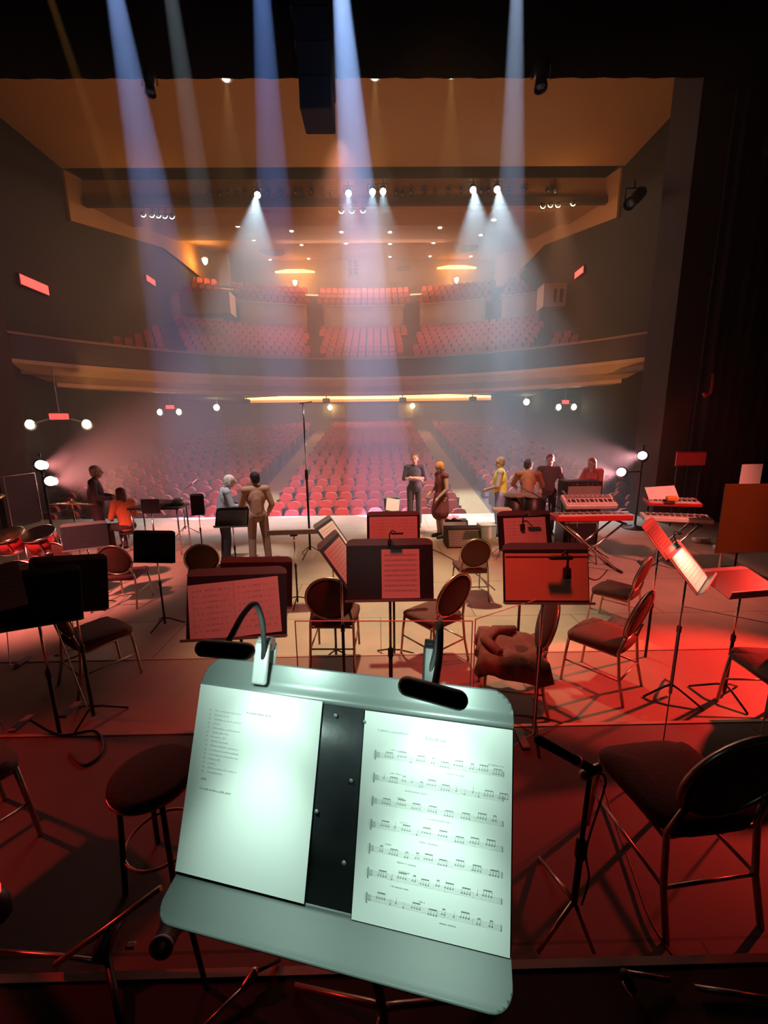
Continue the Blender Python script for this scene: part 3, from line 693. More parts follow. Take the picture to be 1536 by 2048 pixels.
# clip lamps on stands
def clip_lamp(Mw, label, flip=1, s=1.):
    t = thing('clip_lamp', label, 'clip lamp', group='clip-on stand lamps'); t.matrix_world = Mw @ Matrix.Scale(s, 4)
    MB().box((0, 0, 0), (.03, .035, .05), bev=.006).build('clip', 'black', t)
    MB().tube([(0, -.005, .02), (0, -.02, .07), (flip*.02, -.05, .10), (flip*.05, -.08, .085)], .005, 8).build('gooseneck', 'cable', t)
    MB().box((flip*.06, -.09, .075), (.10, .03, .018), bev=.007).build('lamp_head', 'black', t)
    return t
clip_lamp(D5 @ Matrix.Translation((.115, -.02, .02)), 'black clamp and folded lamp on the lower right of the orange-red folder', -1, 1.3)
clip_lamp(D3 @ Matrix.Translation((-.0, -.005, .175)), 'small clip lamp on the top edge of the stand with the single red sheet', 1, .7)
clip_lamp(D15 @ Matrix.Translation((-.03, -.02, .05)), 'black clip lamp in the middle of the bright red pages', 1, 1.2)

clip_lamp(D11 @ Matrix.Translation((.08, -.01, .17)), 'small clip lamp lighting the glaring sheet on the edge-on stand at the right', -1, 1.)
P = at_z(800, 1192, .69); fo2 = MB(); fo2.box((0, 0, .004), (.30, .22, .008), bev=.002); fo2 = fo2.build('music_folder', mat('red_folder', (.85, .06, .04), .5)); fo2.location = (P.x, P.y, .682); fo2.rotation_euler = (0, 0, R(12))
tag(fo2, 'bright red folder lying on the turned chair, seen just below the single red sheet', 'folder'); MB().box((-.14, 0, .009), (.015, .22, .004)).build('folder_spine', 'fabric', fo2)
# ------------------------------------------------------------------ clear sound shields
def shield(corners, label, thick=.008):
    """corners: bl, br, tr, tl in world space."""
    bl, br, tr, tl = [Vector(c) for c in corners]; n = (br-bl).cross(tl-bl).normalized()*thick/2
    t = thing('sound_shield', label, 'acrylic shield', (bl+br)/2, 0, 'clear sound shields'); o = (bl+br)/2
    m = MB(); A = [m._v(p-o-n) for p in (bl, br, tr, tl)]; B = [m._v(p-o+n) for p in (bl, br, tr, tl)]
    m._f(A[::-1], False); m._f(B, False); m.build('panel', 'glass', t)
    P = [p-o for p in (bl, br, tr, tl)]
    MB().tube(P, thick*.55, 6, True).build('edge', 'acrylicedge', t)
    for p in (P[0]*.8+P[1]*.2, P[0]*.2+P[1]*.8):
        MB().box(p+Vector((0, 0, .012)), (.05, .16, .02), bev=.005).build('foot', 'grey', t)
    return t
def vtop(b, px, py):
    P = at_y(px, py, b.y); return Vector((b.x, b.y, P.z))
a, b = at_z(1320, 1531, .41), at_z(1497, 1600, .41); zt_ = vtop(a, 1380, 1212).z
shield((a, b, (b.x, b.y, zt_), (a.x, a.y, zt_)), 'clear acrylic shield in front of the large dark chair at the lower right')
ya = 2.02; a, b = at_y(590, 1242, ya), at_y(945, 1242, ya); c = at_z(1086, 1192, (a.z+b.z)/2)
shield(((a.x, ya, .41), (b.x, ya, .41), (b.x, ya, b.z), (a.x, ya, a.z)), 'clear acrylic shield standing across the middle, just beyond the bright foreground stand')
shield(((b.x+.02, ya+.02, .41), (c.x, c.y, .41), (c.x, c.y, b.z), (b.x+.02, ya+.02, b.z)), 'clear acrylic shield angled away to the right beside the jacket chair')
a, b = at_z(173, 1413, .41), at_z(8, 1460, .41); tp = at_y(64, 1126, a.y+.12)
off = Vector((tp.x-a.x, .12, tp.z-a.z))
shield((b, a, a+off, b+off), 'clear acrylic shield leaning at the left in front of the dark music stands')
a, b = at_z(150, 1300, .21), at_z(20, 1330, .21); shield((b, a, a+Vector((.0, .1, .9)), b+Vector((0, .1, .9))), 'clear acrylic shield behind the leaning one at the left edge')

# ------------------------------------------------------------------ drum kit at the left with its screen
def drum(P, r, h, rot, label, name='drum', sh='red', legs=0):
    t = thing(name, label, 'drum', P, 0, 'drum kit'); Q = rot
    def lt(pr): 
        m = MB(); m.T = Q.to_matrix().to_4x4(); m.lathe(pr, 26); return m
    lt([(r*.97, -h/2), (r*.97, h/2)]).build('shell', sh, t)
    lt([(0, h/2+.004), (r*.95, h/2+.004), (r*.97, h/2-.002)]).build('drum_head', 'white', t)
    m = lt([(r, h/2-.02), (r*1.03, h/2-.01), (r*1.03, h/2+.012), (r, h/2+.014)]); m.lathe([(r, -h/2-.01), (r*1.03, -h/2), (r*1.03, -h/2+.02), (r, -h/2+.022)], 26); m.build('hoop', 'chrome', t)
    for k in range(6):
        a = 2*PI*k/6; m = MB(); m.T = Q.to_matrix().to_4x4(); m.tube([(r*1.03*math.cos(a), r*1.03*math.sin(a), -h/2), (r*1.03*math.cos(a), r*1.03*math.sin(a), h/2)], .007, 5); m.build('tension_rod', 'chrome', t)
    for k in range(legs):
        a = 2*PI*k/legs+.4; MB().tube([(r*1.02*math.cos(a), r*1.02*math.sin(a), 0), (r*1.1*math.cos(a), r*1.1*math.sin(a), -P[2]+.01)], .01, 6).build('leg', 'chrome', t)
    return t
KX, KY = at_y(36, 1060, 5.4).x, 5.4
drum((KX, KY, .36), .33, .42, Euler((R(80), 0, R(10))), 'large red bass drum lying on its side at the left', 'bass_drum')
drum((KX-.22, KY+.12, .92), .18, .22, Euler((R(22), 0, 0)), 'small red tom drum mounted over the bass drum, left one', 'tom_drum', 'red', 2)
drum((KX+.2, KY+.12, .92), .19, .24, Euler((R(22), 0, 0)), 'small red tom drum mounted over the bass drum, right one', 'tom_drum', 'red', 2)
drum((KX+.48, KY-.42, .42), .21, .40, Euler((R(5), 0, 0)), 'red floor tom on legs beside the bass drum', 'floor_tom', 'red', 3)
drum((KX-.45, KY-.5, .58), .18, .14, Euler((R(6), 0, 0)), 'silver snare drum on a stand in the drum kit', 'snare_drum', 'chrome', 3)
def cymbal(P, r, tilt, label):
    t = thing('cymbal', label, 'cymbal', (P[0], P[1], 0), 0, 'cymbals of the drum kit')
    m = MB(); m.T = Matrix.Translation((0, 0, P[2])) @ Matrix.Rotation(R(tilt), 4, 'X'); m.lathe([(.0, .03), (.03, .028), (.05, .012), (r*.7, -.004), (r, -.014), (r*.7, -.007), (.05, .008), (0, .026)], 28); m.build('cymbal_disc', 'brass', t)
    MB().tube([(0, 0, P[2]+.06), (0, 0, .3)], .009, 6).build('stand_pole', 'chrome', t)
    for k in range(3): a = R(30+120*k); MB().tube([(0, 0, .35), (math.cos(a)*.25, math.sin(a)*.25, .01)], .008, 6).build('leg', 'chrome', t)
cymbal((KX-.6, KY+.25, 1.5), .22, 14, 'brass cymbal on a stand at the left of the drum kit'); cymbal((KX+.62, KY+.2, 1.42), .26, -12, 'brass cymbal on a stand at the right of the drum kit')
cymbal((KX-.78, KY-.35, 1.05), .18, 4, 'low brass cymbal beside the snare drum')
t = thing('drum_stool', 'round black drum stool behind the drum kit', 'stool', (KX-.1, KY-.85, 0)); MB().lathe([(.15, .46), (.18, .48), (.18, .53), (.15, .55), (0, .55)], 20).build('seat', 'fabricdark', t)
MB().tube([(0, 0, .47), (0, 0, .2)], .015, 8).build('pole', 'chrome', t)
for k in range(3): a = R(120*k); MB().tube([(0, 0, .28), (math.cos(a)*.22, math.sin(a)*.22, .01)], .01, 6).build('leg', 'chrome', t)
for i, (pa, pb) in enumerate((((-30, 1125), (40, 1130)), ((40, 1130), (98, 1108)))):
    a, b = at_z(*pa, .01), at_z(*pb, .01); shield((a, b, b+Vector((0, 0, 1.62)), a+Vector((0, 0, 1.62))), ('clear drum screen panel at the left edge in front of the kit', 'clear drum screen panel at the right of the kit')[i], .012)

# ------------------------------------------------------------------ side light towers
def tower(P1, P2, label, sgn):
    t = thing('light_tower', label, 'light stand', (P1.x, P1.y, 0), 0, 'side light towers')
    MB().tube([(0, 0, 0), (0, 0, P1.z+.25)], .025, 8).build('pole', 'black', t); MB().lathe([(.28, 0), (.28, .02), (.06, .04), (.03, .1)], 18).build('base_plate', 'black', t)
    for P in (P1, P2):
        d = P-Vector((P1.x, P1.y, 0)); m = MB(); m.tube([(0, 0, d.z), (d.x, d.y+.1, d.z)], .018, 6); m.build('arm', 'black', t)
        tilt = Euler((R(74), 0, R(sgn*38)))
        hd = MB().lathe([(.06, -.25), (.11, -.2), (.12, .02), (.13, .05), (.11, .05)], 16, d, tilt).build('lamp_head', 'black', t)
        MB().lathe([(0, .062), (.07, .058), (.105, .045)], 16, d, tilt).build('lens', 'bulbpink', hd)
    return t
T1, T2 = at_y(82, 931, 8.3), at_y(101, 963, 8.2); tower(T1, T2, 'left light tower with two glaring pinkish lamps behind the drum kit', 1)
T3, T4 = at_y(1285, 912, 9.4), at_y(1243, 945, 9.2); tower(T3, T4, 'right light tower with two glaring pinkish lamps beside the proscenium', -1)

# ------------------------------------------------------------------ band equipment
def table(px0, px1, py, y, hgt, label, name='table', top='black', dep=.5):
    A, B = at_y(px0, py, y), at_y(px1, py, y); w = B.x-A.x; t = thing(name, label, 'table', ((A.x+B.x)/2, y, 0)); z = A.z
    MB().box((0, 0, z-.02), (w, dep, .04), bev=.008).build('tabletop', top, t)
    for sx in (-1, 1):
        for sy in (-1, 1): MB().tube([(sx*(w/2-.05), sy*(dep/2-.05), z-.04), (sx*(w/2-.05), sy*(dep/2-.05), 0)], .016, 6).build('leg', 'chrome', t)
    return t, z, w
def keyboard(P, w, d, hh, rz, label, body='black', tilt=0, keys=36):
    t = thing('keyboard', label, 'keyboard', P, R(rz), 'electric keyboards'); X = Matrix.Rotation(R(tilt), 4, 'X')
    m = MB(); m.T = X; m.box((0, 0, hh/2), (w, d, hh), bev=.012); m.build('body', body, t)
    m = MB(); m.T = X; m.box((0, -d*.22, hh+.006), (w*.92, d*.45, .012)); m.mi = 1
    for k in range(keys+1): m.box((-w*.46+w*.92*k/keys, -d*.22, hh+.0125), (.003, d*.45, .002))
    for k in range(keys):
        if k % 7 in (0, 1, 3, 4, 5): m.box((-w*.46+w*.92*(k+1)/keys, -d*.12, hh+.016), (w*.92/keys*.55, d*.25, .01))
    m.build('keys', ['white', 'black'], t)
    m = MB(); m.T = X; m.box((0, d*.28, hh+.004), (w*.9, d*.3, .006)); m.mi = 1
    for k in range(9): m.lathe([(.012, hh+.006), (.012, hh+.02), (0, hh+.02)], 8, (-w*.4+w*.1*k, d*.28, 0))
    m.build('control_panel', ['grey', 'white'], t)
    return t
def xstand(P, w, hgt, label, rz=0):
    t = thing('keyboard_stand', label, 'keyboard stand', P, R(rz), 'keyboard stands')
    for s in (-1, 1):
        MB().tube([(s*w*.38, -.16, 0), (-s*w*.38, -.16, hgt)], .017, 6).build('leg', 'chrome', t); MB().tube([(s*w*.38, .16, 0), (-s*w*.38, .16, hgt)], .017, 6).build('leg', 'chrome', t)
        MB().tube([(s*w*.38, -.22, hgt), (s*w*.38, .22, hgt)], .02, 6).build('top_bar', 'black', t); MB().tube([(s*w*.38, -.25, .02), (s*w*.38, .25, .02)], .02, 6).build('foot_bar', 'black', t)
    return t
A, B = at_y(1104, 1030, 6.6), at_y(1256, 1030, 6.6); zk = A.z; w = B.x-A.x; kx = (A.x+B.x)/2
xstand((kx, 6.6, 0), w, zk-.12, 'keyboard stand under the two stacked keyboards in front of the people at the right')
keyboard((kx, 6.6, zk-.08), w, .34, .09, 0, 'long red keyboard, lower of the two stacked in front of the people at the right', 'red')
A, B = at_y(1130, 1000, 6.7), at_y(1232, 1000, 6.7); zz = A.z
keyboard(((A.x+B.x)/2, 6.78, zz-.08), B.x-A.x, .30, .08, 0, 'pale keyboard tilted up, upper of the two stacked keyboards in front of the people', 'white', 30)
t = thing('keyboard_tier', 'raised black tier bracket carrying the pale upper keyboard', 'keyboard stand', (kx, 6.78, 0))
for s in (-1, 1): MB().tube([(s*.3, .22, zk-.1), (s*.3, .2, zz-.1), (s*.3, -.1, zz-.1)], .014, 6).build('arm', 'black', t)
# side keyboard rig at the right
P = at_z(1345, 1030, .92); rx, ry = P.x, P.y
xstand((rx, ry, 0), .9, .80, 'keyboard stand at the right under the papers and white keyboard', -18)
keyboard((rx+.05, ry, .84), .98, .3, .07, -18, 'white-topped keyboard at the right, lower one under the papers', 'white', 6)
P2 = at_y(1345, 1003, ry+.1); keyboard((P2.x, ry+.12, P2.z-.04), .8, .26, .06, -14, 'red keyboard at the right, upper one under the big white score', 'red', 14)
t = thing('keyboard_tier', 'black upright bracket carrying the upper keyboard at the right', 'keyboard stand', (P2.x, ry+.2, 0), R(-14))
for s in (-1, 1): MB().tube([(s*.25, .12, .82), (s*.25, .12, P2.z-.05), (s*.25, -.1, P2.z-.06)], .014, 6).build('arm', 'black', t)
P3 = at_y(1330, 1004, ry+.1); Ms = Matrix.Translation(P3) @ Matrix.Rotation(R(-8), 4, 'Z') @ Matrix.Rotation(R(-38), 4, 'X')
spread(Ms, .48, .30, 'large pink-lit open score resting on the upper keyboard at the right', 61, v=0, rot=-5)
P4 = at_y(1330, 1010, ry-.1); o = MB().box((0, 0, .03), (.16, .1, .06), bev=.012).build('control_box', mat('orange_box', (.85, .35, .05), .4)); o.location = (P3.x+.02, ry-.02, P2.z+.03); o.rotation_euler = (R(14), 0, R(-14)); tag(o, 'small orange box on the upper keyboard below the big score', 'box')
o.location.z = P2.z+.045
# pale instrument cases on the right floor
for px, py, w_, lab in ((1402, 1080, .3, 'pale slim case on the floor at the right, left one'), (1448, 1096, .34, 'pale slim case on the floor at the right, right one')):
    P = at_z(px, py, .05); t = thing('instrument_case', lab, 'case', (P.x, P.y, 0), R(-8), 'pale cases at the right'); MB().box((0, 0, .05), (w_, .16, .1), bev=.03).build('case_body', 'white', t); MB().tube([(-.05, -.085, .06), (-.04, -.11, .06), (.04, -.11, .06), (.05, -.085, .06)], .008, 6).build('handle', 'black', t)
# drums of the seated percussionist and clutter
def conga(px0, px1, py0, py1, y, label):
    A, B = at_y(px0, py0, y), at_y(px1, py1, y); r = (B.x-A.x)/2; t = thing('hand_drum', label, 'drum', ((A.x+B.x)/2, y, 0), 0, 'hand drums'); z1 = A.z; z0 = .28
    MB().lathe([(r*.7, z0), (r*.95, (z0+z1)/2), (r*.9, z1-.02)], 20).build('shell', 'black', t); MB().lathe([(0, z1), (r*.9, z1), (r*.95, z1-.03), (r*.98, z1-.03), (r*.98, z1-.06), (r*.9, z1-.06)], 20).build('head', 'grey', t)
    for k in range(3): a = R(90+120*k); MB().tube([(r*.7*math.cos(a), r*.7*math.sin(a), z0+.1), (r*1.0*math.cos(a), r*1.0*math.sin(a), 0)], .014, 6).build('leg', 'chrome', t)
conga(1008, 1046, 987, 1040, 7.6, 'tall black hand drum beside the person in the yellow vest'); conga(1046, 1080, 988, 1040, 7.7, 'tall black hand drum in front of the person in brown')
P = at_z(1010, 1018, .78); t = thing('percussion_tray', 'small pink-lit percussion tray beside the yellow vest', 'tray', (at_y(1003, 1018, 7.3).x, 7.3, 0)); z = at_y(1003, 1018, 7.3).z
MB().box((0, 0, z), (.32, .22, .03), bev=.006).build('tray', 'white', t); MB().tube([(0, 0, z), (0, 0, 0)], .015, 6).build('pole', 'chrome', t)
for k in range(3): a = R(120*k); MB().tube([(0, 0, .2), (math.cos(a)*.22, math.sin(a)*.22, .01)], .01, 6).build('leg', 'chrome', t)
def wedge(px, py, y, w_, h_, d_, label, rz=0, grill='dull'):
    P = at_y(px, py, y); t = thing('stage_monitor', label, 'loudspeaker', (P.x, y, 0), R(rz), 'floor loudspeakers')
    MB().prism([(-d_/2, 0), (d_/2, 0), (d_/2, h_), (-d_*.1, h_)], (-w_/2, w_/2), 0).build('cabinet', 'dull', t)
    m = MB(); m.T = Matrix.Translation((0, -d_*.3-.005, h_*.5)) @ Matrix.Rotation(-math.atan2(d_*.4, h_), 4, 'X'); m.box((0, 0, 0), (w_*.86, .012, h_*.95)); m.mi = 1
    for i in range(9): m.box((0, -.007, -h_*.4+h_*.1*i), (w_*.84, .004, .006))
    m.build('grille', ['grey', 'black'], t); return t
wedge(925, 1066, 8.2, .72, .36, .5, 'black wedge loudspeaker lying on the stage behind the small round-backed chair')
wedge(908, 1040, 9.2, .62, .30, .45, 'black wedge loudspeaker under the lilac cloth')
P = at_y(905, 1020, 9.2); m = MB()
random.seed(5); g = []
for i in range(9):
    g.append([m._v(((i/8-.5)*.42, (j/5-.5)*.3, .03*math.sin(i*1.7+j)+.02*math.cos(j*2.3)-(.06 if i in (0, 8) else 0))) for j in range(6)])
for i in range(8):
    for j in range(5): m._f([g[i][j], g[i+1][j], g[i+1][j+1], g[i][j+1]])
cl = m.build('folded_cloth', mat('lilac_cloth', (.68, .45, .66), .85)); cl.location = (P.x, 9.27, .355); md = cl.modifiers.new('solid', 'SOLIDIFY'); md.thickness = .02; tag(cl, 'crumpled lilac cloth lying on the farther wedge loudspeaker', 'cloth')
for k, (px, py, s_) in enumerate(((972, 1068, .34), (1000, 1064, .30))):
    P = at_z(px, py+6, 0); t = thing('equipment_box', ('white box on the stage floor at the feet of the yellow vest, left one', 'white box on the stage floor at the feet of the yellow vest, right one')[k], 'box', (P.x, P.y, 0), R(6), 'white boxes')
    MB().box((0, 0, s_*.42), (s_, s_, s_*.84), bev=.015).build('box_body', 'white', t); MB().box((0, 0, s_*.86), (s_*1.03, s_*1.03, s_*.08), bev=.01).build('lid', 'white', t)
P = at_z(928, 1120, .08); t = thing('equipment_box', 'small grey box on the floor between the two round-backed chairs', 'box', (P.x, P.y, 0)); MB().box((0, 0, .08), (.16, .14, .16), bev=.01).build('box_body', 'grey', t); MB().box((0, 0, .165), (.165, .145, .012), bev=.004).build('lid', 'white', t)
# left table with pale instruments
t, zt2, wt = table(268, 368, 1012, 8.0, .85, 'black table with pale percussion and papers near the stage edge at the left', 'percussion_table')
for k, (px, r_, lab) in enumerate(((300, .12, 'left'), (326, .16, 'middle'), (350, .11, 'right'))):
    P = at_y(px, 1000, 8.0); d = thing('hand_percussion', f'pale round percussion instrument, {lab} one of three on the black table', 'percussion', (P.x, 8.0+.06*k, zt2), 0, 'pale percussion on the table')
    MB().lathe([(r_*.9, 0), (r_, .05), (r_*.95, .1), (r_*.5, .13), (0, .135)], 18).build('drum_head', 'white', d); MB().tube([(r_*math.cos(q*.4), r_*math.sin(q*.4), .05) for q in range(16)], .012, 6, True).build('rim', 'chrome', d)
A, B = at_y(285, 1027, 7.5), at_y(318, 998, 7.5); t = thing('screen', 'small black screen on a stand in front of the percussion table', 'screen', ((A.x+B.x)/2, 7.5, 0))
MB().box((0, 0, (A.z+B.z)/2), (B.x-A.x, .04, B.z-A.z), bev=.008).build('panel', 'black', t); MB().tube([(0, 0, A.z), (0, 0, .02)], .015, 6).build('pole', 'chrome', t); MB().lathe([(.16, 0), (.16, .015), (.02, .03)], 16).build('base', 'black', t)
# microphone stands
def mic_stand(P, hgt, label, boom=None, r=.011, mic=True):
    t = thing('microphone_stand', label, 'microphone stand', (P[0], P[1], P[2]), 0, 'microphone stands')
    MB().tube([(0, 0, .12), (0, 0, hgt*.55)], r*1.3, 8).build('lower_tube', 'black', t); MB().tube([(0, 0, hgt*.5), (0, 0, hgt)], r*.9, 8).build('upper_tube', 'chrome', t)
    MB().lathe([(r*1.8, hgt*.52), (r*2.1, hgt*.54), (r*1.8, hgt*.58)], 10).build('clutch', 'black', t)
    for k in range(3): a = R(10+120*k); MB().tube([(0, 0, .2), (math.cos(a)*.3, math.sin(a)*.3, .01)], .009, 6).build('leg', 'black', t)
    if boom:
        e = Vector(boom); s0 = Vector((0, 0, hgt)); MB().tube([s0-e*.4, s0+e], .008, 6).build('boom_arm', 'black', t)
        if mic: d = e.normalized(); MB().cap(s0+e, s0+e+d*.12, .018, .024).build('microphone', 'grey', t)
    return t
B = at_z(621, 1112, 0); T_ = at_y(598, 806, B.y); mic_stand((B.x, B.y, 0), T_.z, 'very tall thin microphone stand rising in the middle of the stage', (.16, .0, .02), .016, False)
B = at_z(1365, 1112, 0); 
for px, py, h_, bm, lab in ((1095, 1122, 1.05, (-.35, .1, .2), 'microphone stand behind the orange-red music folder'), (1188, 1120, .9, (.3, .1, .25), 'microphone stand in front of the red keyboard'),
                            (1150, 1100, .8, (-.3, -.1, .3), 'short microphone stand below the keyboards'), (372, 1068, 1.0, (.25, .1, .2), 'microphone stand at the left near the dark oval-back chair')):
    B = at_z(px, py, 0); mic_stand((B.x, B.y, 0), h_, lab, bm)
# pedals and cables on the right floor
for k, (px, py) in enumerate(((1150, 1105), (1185, 1092), (1122, 1090))):
    P = at_z(px, py, 0); t = thing('foot_pedal', f'small floor pedal below the keyboards, {ORD[k]} of three', 'pedal', (P.x, P.y, 0), R(10*k), 'foot pedals'); MB().box((0, 0, .02), (.14, .2, .04), bev=.008).build('base', 'grey', t); MB().box((0, -.02, .05), (.1, .14, .02), Euler((R(8), 0, 0)), .006).build('footplate', 'brass', t)
def cable(pts, r, label):
    P = [at_z(px, py, z+r) for px, py, z in pts]; Q = []
    for i in range(len(P)-1):
        for k in range(6):
            u = k/6; p0, p1, p2, p3 = P[max(i-1, 0)], P[i], P[i+1], P[min(i+2, len(P)-1)]
            Q.append(.5*((2*p1)+(p2-p0)*u+(2*p0-5*p1+4*p2-p3)*u*u+(3*p1-p0-3*p2+p3)*u**3))
    Q.append(P[-1]); return tag(MB().tube(Q, r, 6).build('cable', 'cable'), label, 'cable', 'cables on the floor')
cable([(1085, 1130, 0), (1110, 1150, 0), (1150, 1140, 0), (1190, 1160, 0), (1215, 1140, 0)], .008, 'black cable snaking over the pink-lit floor below the keyboards')
cable([(1100, 1160, 0), (1140, 1175, 0), (1165, 1150, 0), (1130, 1128, 0), (1180, 1125, 0)], .008, 'black cable looped on the floor behind the orange-red folder')
cable([(760, 1110, 0), (850, 1095, 0), (940, 1140, 0), (990, 1180, 0)], .007, 'thin cable crossing the pale stage floor at centre')
cable([(60, 1440, .4), (120, 1470, .4), (190, 1462, .4), (205, 1500, .4), (170, 1530, .4), (140, 1505, .4)], .008, 'coiled cable on the dark riser at the left')
# wall details by the proscenium
A, B = at_y(1350, 932, 9.55), at_y(1413, 903, 9.55); t = thing('wall_sign', 'plain pinkish red sign panel on the wall right of the proscenium', 'sign', ((A.x+B.x)/2, 9.55, 0)); w_, h_ = B.x-A.x, B.z-A.z
MB().box((0, 0, (A.z+B.z)/2), (w_, .03, h_), bev=.006).build('panel', mat('pink_sign', (.85, .12, .16), .5), t)
m = MB(); 
for z_ in (-.5, .5): m.box((0, -.018, (A.z+B.z)/2+z_*h_*.92), (w_, .012, .02))
m.build('frame', 'red', t); MB().tube([(-w_*.4, .02, A.z), (-w_*.4, .02, 0)], .02, 6).build('post', 'black', t); MB().tube([(w_*.4, .02, A.z), (w_*.4, .02, 0)], .02, 6).build('post', 'black', t)
P = at_y(1420, 778, 9.7); tag(MB().tube([(.0, -.03, .35), (.02, -.03, .1), (.0, -.03, -.1), (-.12, -.03, -.16), (-.16, -.03, -.08)], .035, 8).build('wall_hook', 'red'), 'curved red hook hanging high on the dark wall at the right', 'hook').location = P
A, B = at_y(1478, 968, 6.4), at_y(1526, 928, 6.4); t = thing('notice', 'pale sheet pinned up above the amber panel at the right edge', 'notice', ((A.x+B.x)/2, 6.4, 0)); MB().box((0, 0, (A.z+B.z)/2), (B.x-A.x, .012, B.z-A.z), bev=.003).build('sheet', 'paper', t); MB().tube([(0, .02, B.z), (0, .02, 0)], .015, 6).build('post', 'black', t); MB().lathe([(.2, 0), (.2, .02), (.03, .04)], 16).build('base', 'black', t)
A, B = at_y(1440, 1040, 5.8), at_y(1600, 966, 5.8); t = thing('amber_panel', 'translucent amber screen panel standing at the right edge', 'screen', ((A.x+B.x)/2, 5.8, 0)); MB().box((0, 0, (A.z*.3+B.z)/2+.1), (B.x-A.x, .02, B.z-A.z*.3-.2), bev=.004).build('panel', mat('amber_sheet', (.10, .038, .008), .3), t)
for s in (-1, 1): MB().box((s*(B.x-A.x)*.4, 0, .025), (.06, .5, .05), bev=.008).build('foot', 'black', t); MB().tube([(s*(B.x-A.x)*.4, .02, .04), (s*(B.x-A.x)*.4, .02, A.z)], .014, 6).build('upright', 'chrome', t)
# dark boom of lamps on the right reveal
for k, py in enumerate((400,)):
    P = at_y(1338, py, 11.9); P.x = OR_-.3; stage_lamp(P, (0, 8, 2), 'dark unlit lamp on the inner side of the proscenium at the right', None, 'boom lamps at the right', 1.1)
# ------------------------------------------------------------------ bright foreground music stand (desk pose in camera space)
a_ = Vector((.97745, .02879, -.20921)); b_ = Vector((-.06328, .98507, -.16008)); n_ = a_.cross(b_); b_ = n_.cross(a_)
def c2w(v): return rt*v.x - up*v.y + fw*v.z
Xw, Zw = c2w(a_).normalized(), -c2w(b_).normalized(); Yw = c2w(n_).normalized()
T0 = CAM + c2w(Vector((-.02831, .30340, .62788)))
def desk_pt(u, v, off=0): return T0 + Xw*u - Zw*v - Yw*off          # u right, v down from the right sheet's corner
C0 = desk_pt(-.035, .1215); w, h = .506, .315
Dm = Matrix(((Xw.x, Yw.x, Zw.x, C0.x), (Xw.y, Yw.y, Zw.y, C0.y), (Xw.z, Yw.z, Zw.z, C0.z), (0, 0, 0, 1)))
Bp = at_z(768, 2022, .66); Bp.z = .6
t = thing('music_stand', 'large bright music stand close up with two white sheets under clip lamps', 'music stand', Bp, 0, 'black music stands')
Dl = Matrix.Translation(-Bp) @ Dm
def loft(t, name, prof, w, mats, D, round_top=0., label=None):
    """sheet-metal profile (y,z) swept across the desk width."""
    if round_top:
        src = prof; tot = [0]
        for p_, q in zip(src, src[1:]): tot.append(tot[-1]+math.hypot(q[0]-p_[0], q[1]-p_[1]))
        prof = []
        for i in range(19):
            l = tot[-1]*i/18; j = min(max(k for k in range(len(tot)) if tot[k] <= l+1e-9), len(src)-2); u_ = (l-tot[j])/(tot[j+1]-tot[j])
            prof.append((src[j][0]+(src[j+1][0]-src[j][0])*u_, src[j][1]+(src[j+1][1]-src[j][1])*u_))
    m = MB(); m.T = D; n = 24; r = round_top; rows = []
    for i in range(n+1):
        s = i/n; x = -w/2+w*s; rows.append(x)
    xs = [-w/2+r*(1-math.cos(PI/2*k/6)) for k in range(7)]+[-w/2+r+(w-2*r)*k/8 for k in range(1, 8)]+[w/2-r+r*math.sin(PI/2*k/6) for k in range(7)] if r else [-w/2+w*k/8 for k in range(9)]
    def shrink(x):
        if not r: return 1.
        e = max(0, abs(x)-(w/2-r)); return 1-(1-math.sqrt(max(0, 1-(e/r)**2)))*min(1, r/prof_len)
    L = [0]
    for p_, q in zip(prof, prof[1:]): L.append(L[-1]+math.hypot(q[0]-p_[0], q[1]-p_[1]))
    prof_len = L[-1]; G = []
    for x in xs:
        sc = shrink(x)*prof_len; col = []
        for i, p_ in enumerate(prof):
            l = min(L[i], sc)
            j = max(k for k in range(len(L)) if L[k] <= l+1e-9); j = min(j, len(prof)-2); u = (l-L[j])/(L[j+1]-L[j])
            col.append((prof[j][0]+(prof[j+1][0]-prof[j][0])*u, prof[j][1]+(prof[j+1][1]-prof[j][1])*u))
        G.append([m._v((x, a, b)) for a, b in col])
    for i in range(len(G)-1):
        for j in range(len(prof)-1): m._f([G[i][j], G[i+1][j], G[i+1][j+1], G[i][j+1]])
    bmesh.ops.remove_doubles(m.bm, verts=m.bm.verts[:], dist=1e-6)
    o = m.build(name, mats, t, label=label); md = o.modifiers.new('solid', 'SOLIDIFY'); md.thickness = .0022; md.offset = 0; return o
zb = -h/2; zt1 = h/2
loft(t, 'desk', [(.003, zb), (.003, 0), (.003, zt1-.034)], w, 'deskback', Dl)
loft(t, 'top_flange', [(.003, zt1-.036), (.001, zt1-.030), (.006, zt1-.024), (.010, zt1-.018), (.016, zt1+.012)], w, 'desksheen', Dl, .032)
loft(t, 'ledge', [(.003, zb+.004), (.001, zb-.002), (-.016, zb-.013), (-.038, zb-.028), (-.046, zb-.031)], w, mat('ledge_satin_dimmed', (.062, .07, .067), .55, 0, .08, 12), Dl, .030)  # flange metal darkened in colour so the lip shows less lamp light
m = MB(); m.T = Dl
m.box((0, .022, -.02), (.10, .03, .13), bev=.006); m.tube([(-.06, .04, -.02), (.06, .04, -.02)], .013, 10); m.build('tilt_bracket', 'black', t)
for u, v in ((.03+.005, .105), (-.012+.0, .108), (.02, .02), (.018, -.09), (-.03, -.03)):
    m = MB(); m.T = Dl; m.lathe([(.0035, 0), (.003, .0015), (0, .002)], 8, (u-.0, -.0, v), Euler((R(90), 0, 0))); m.build('rivet', 'desksheen', t)
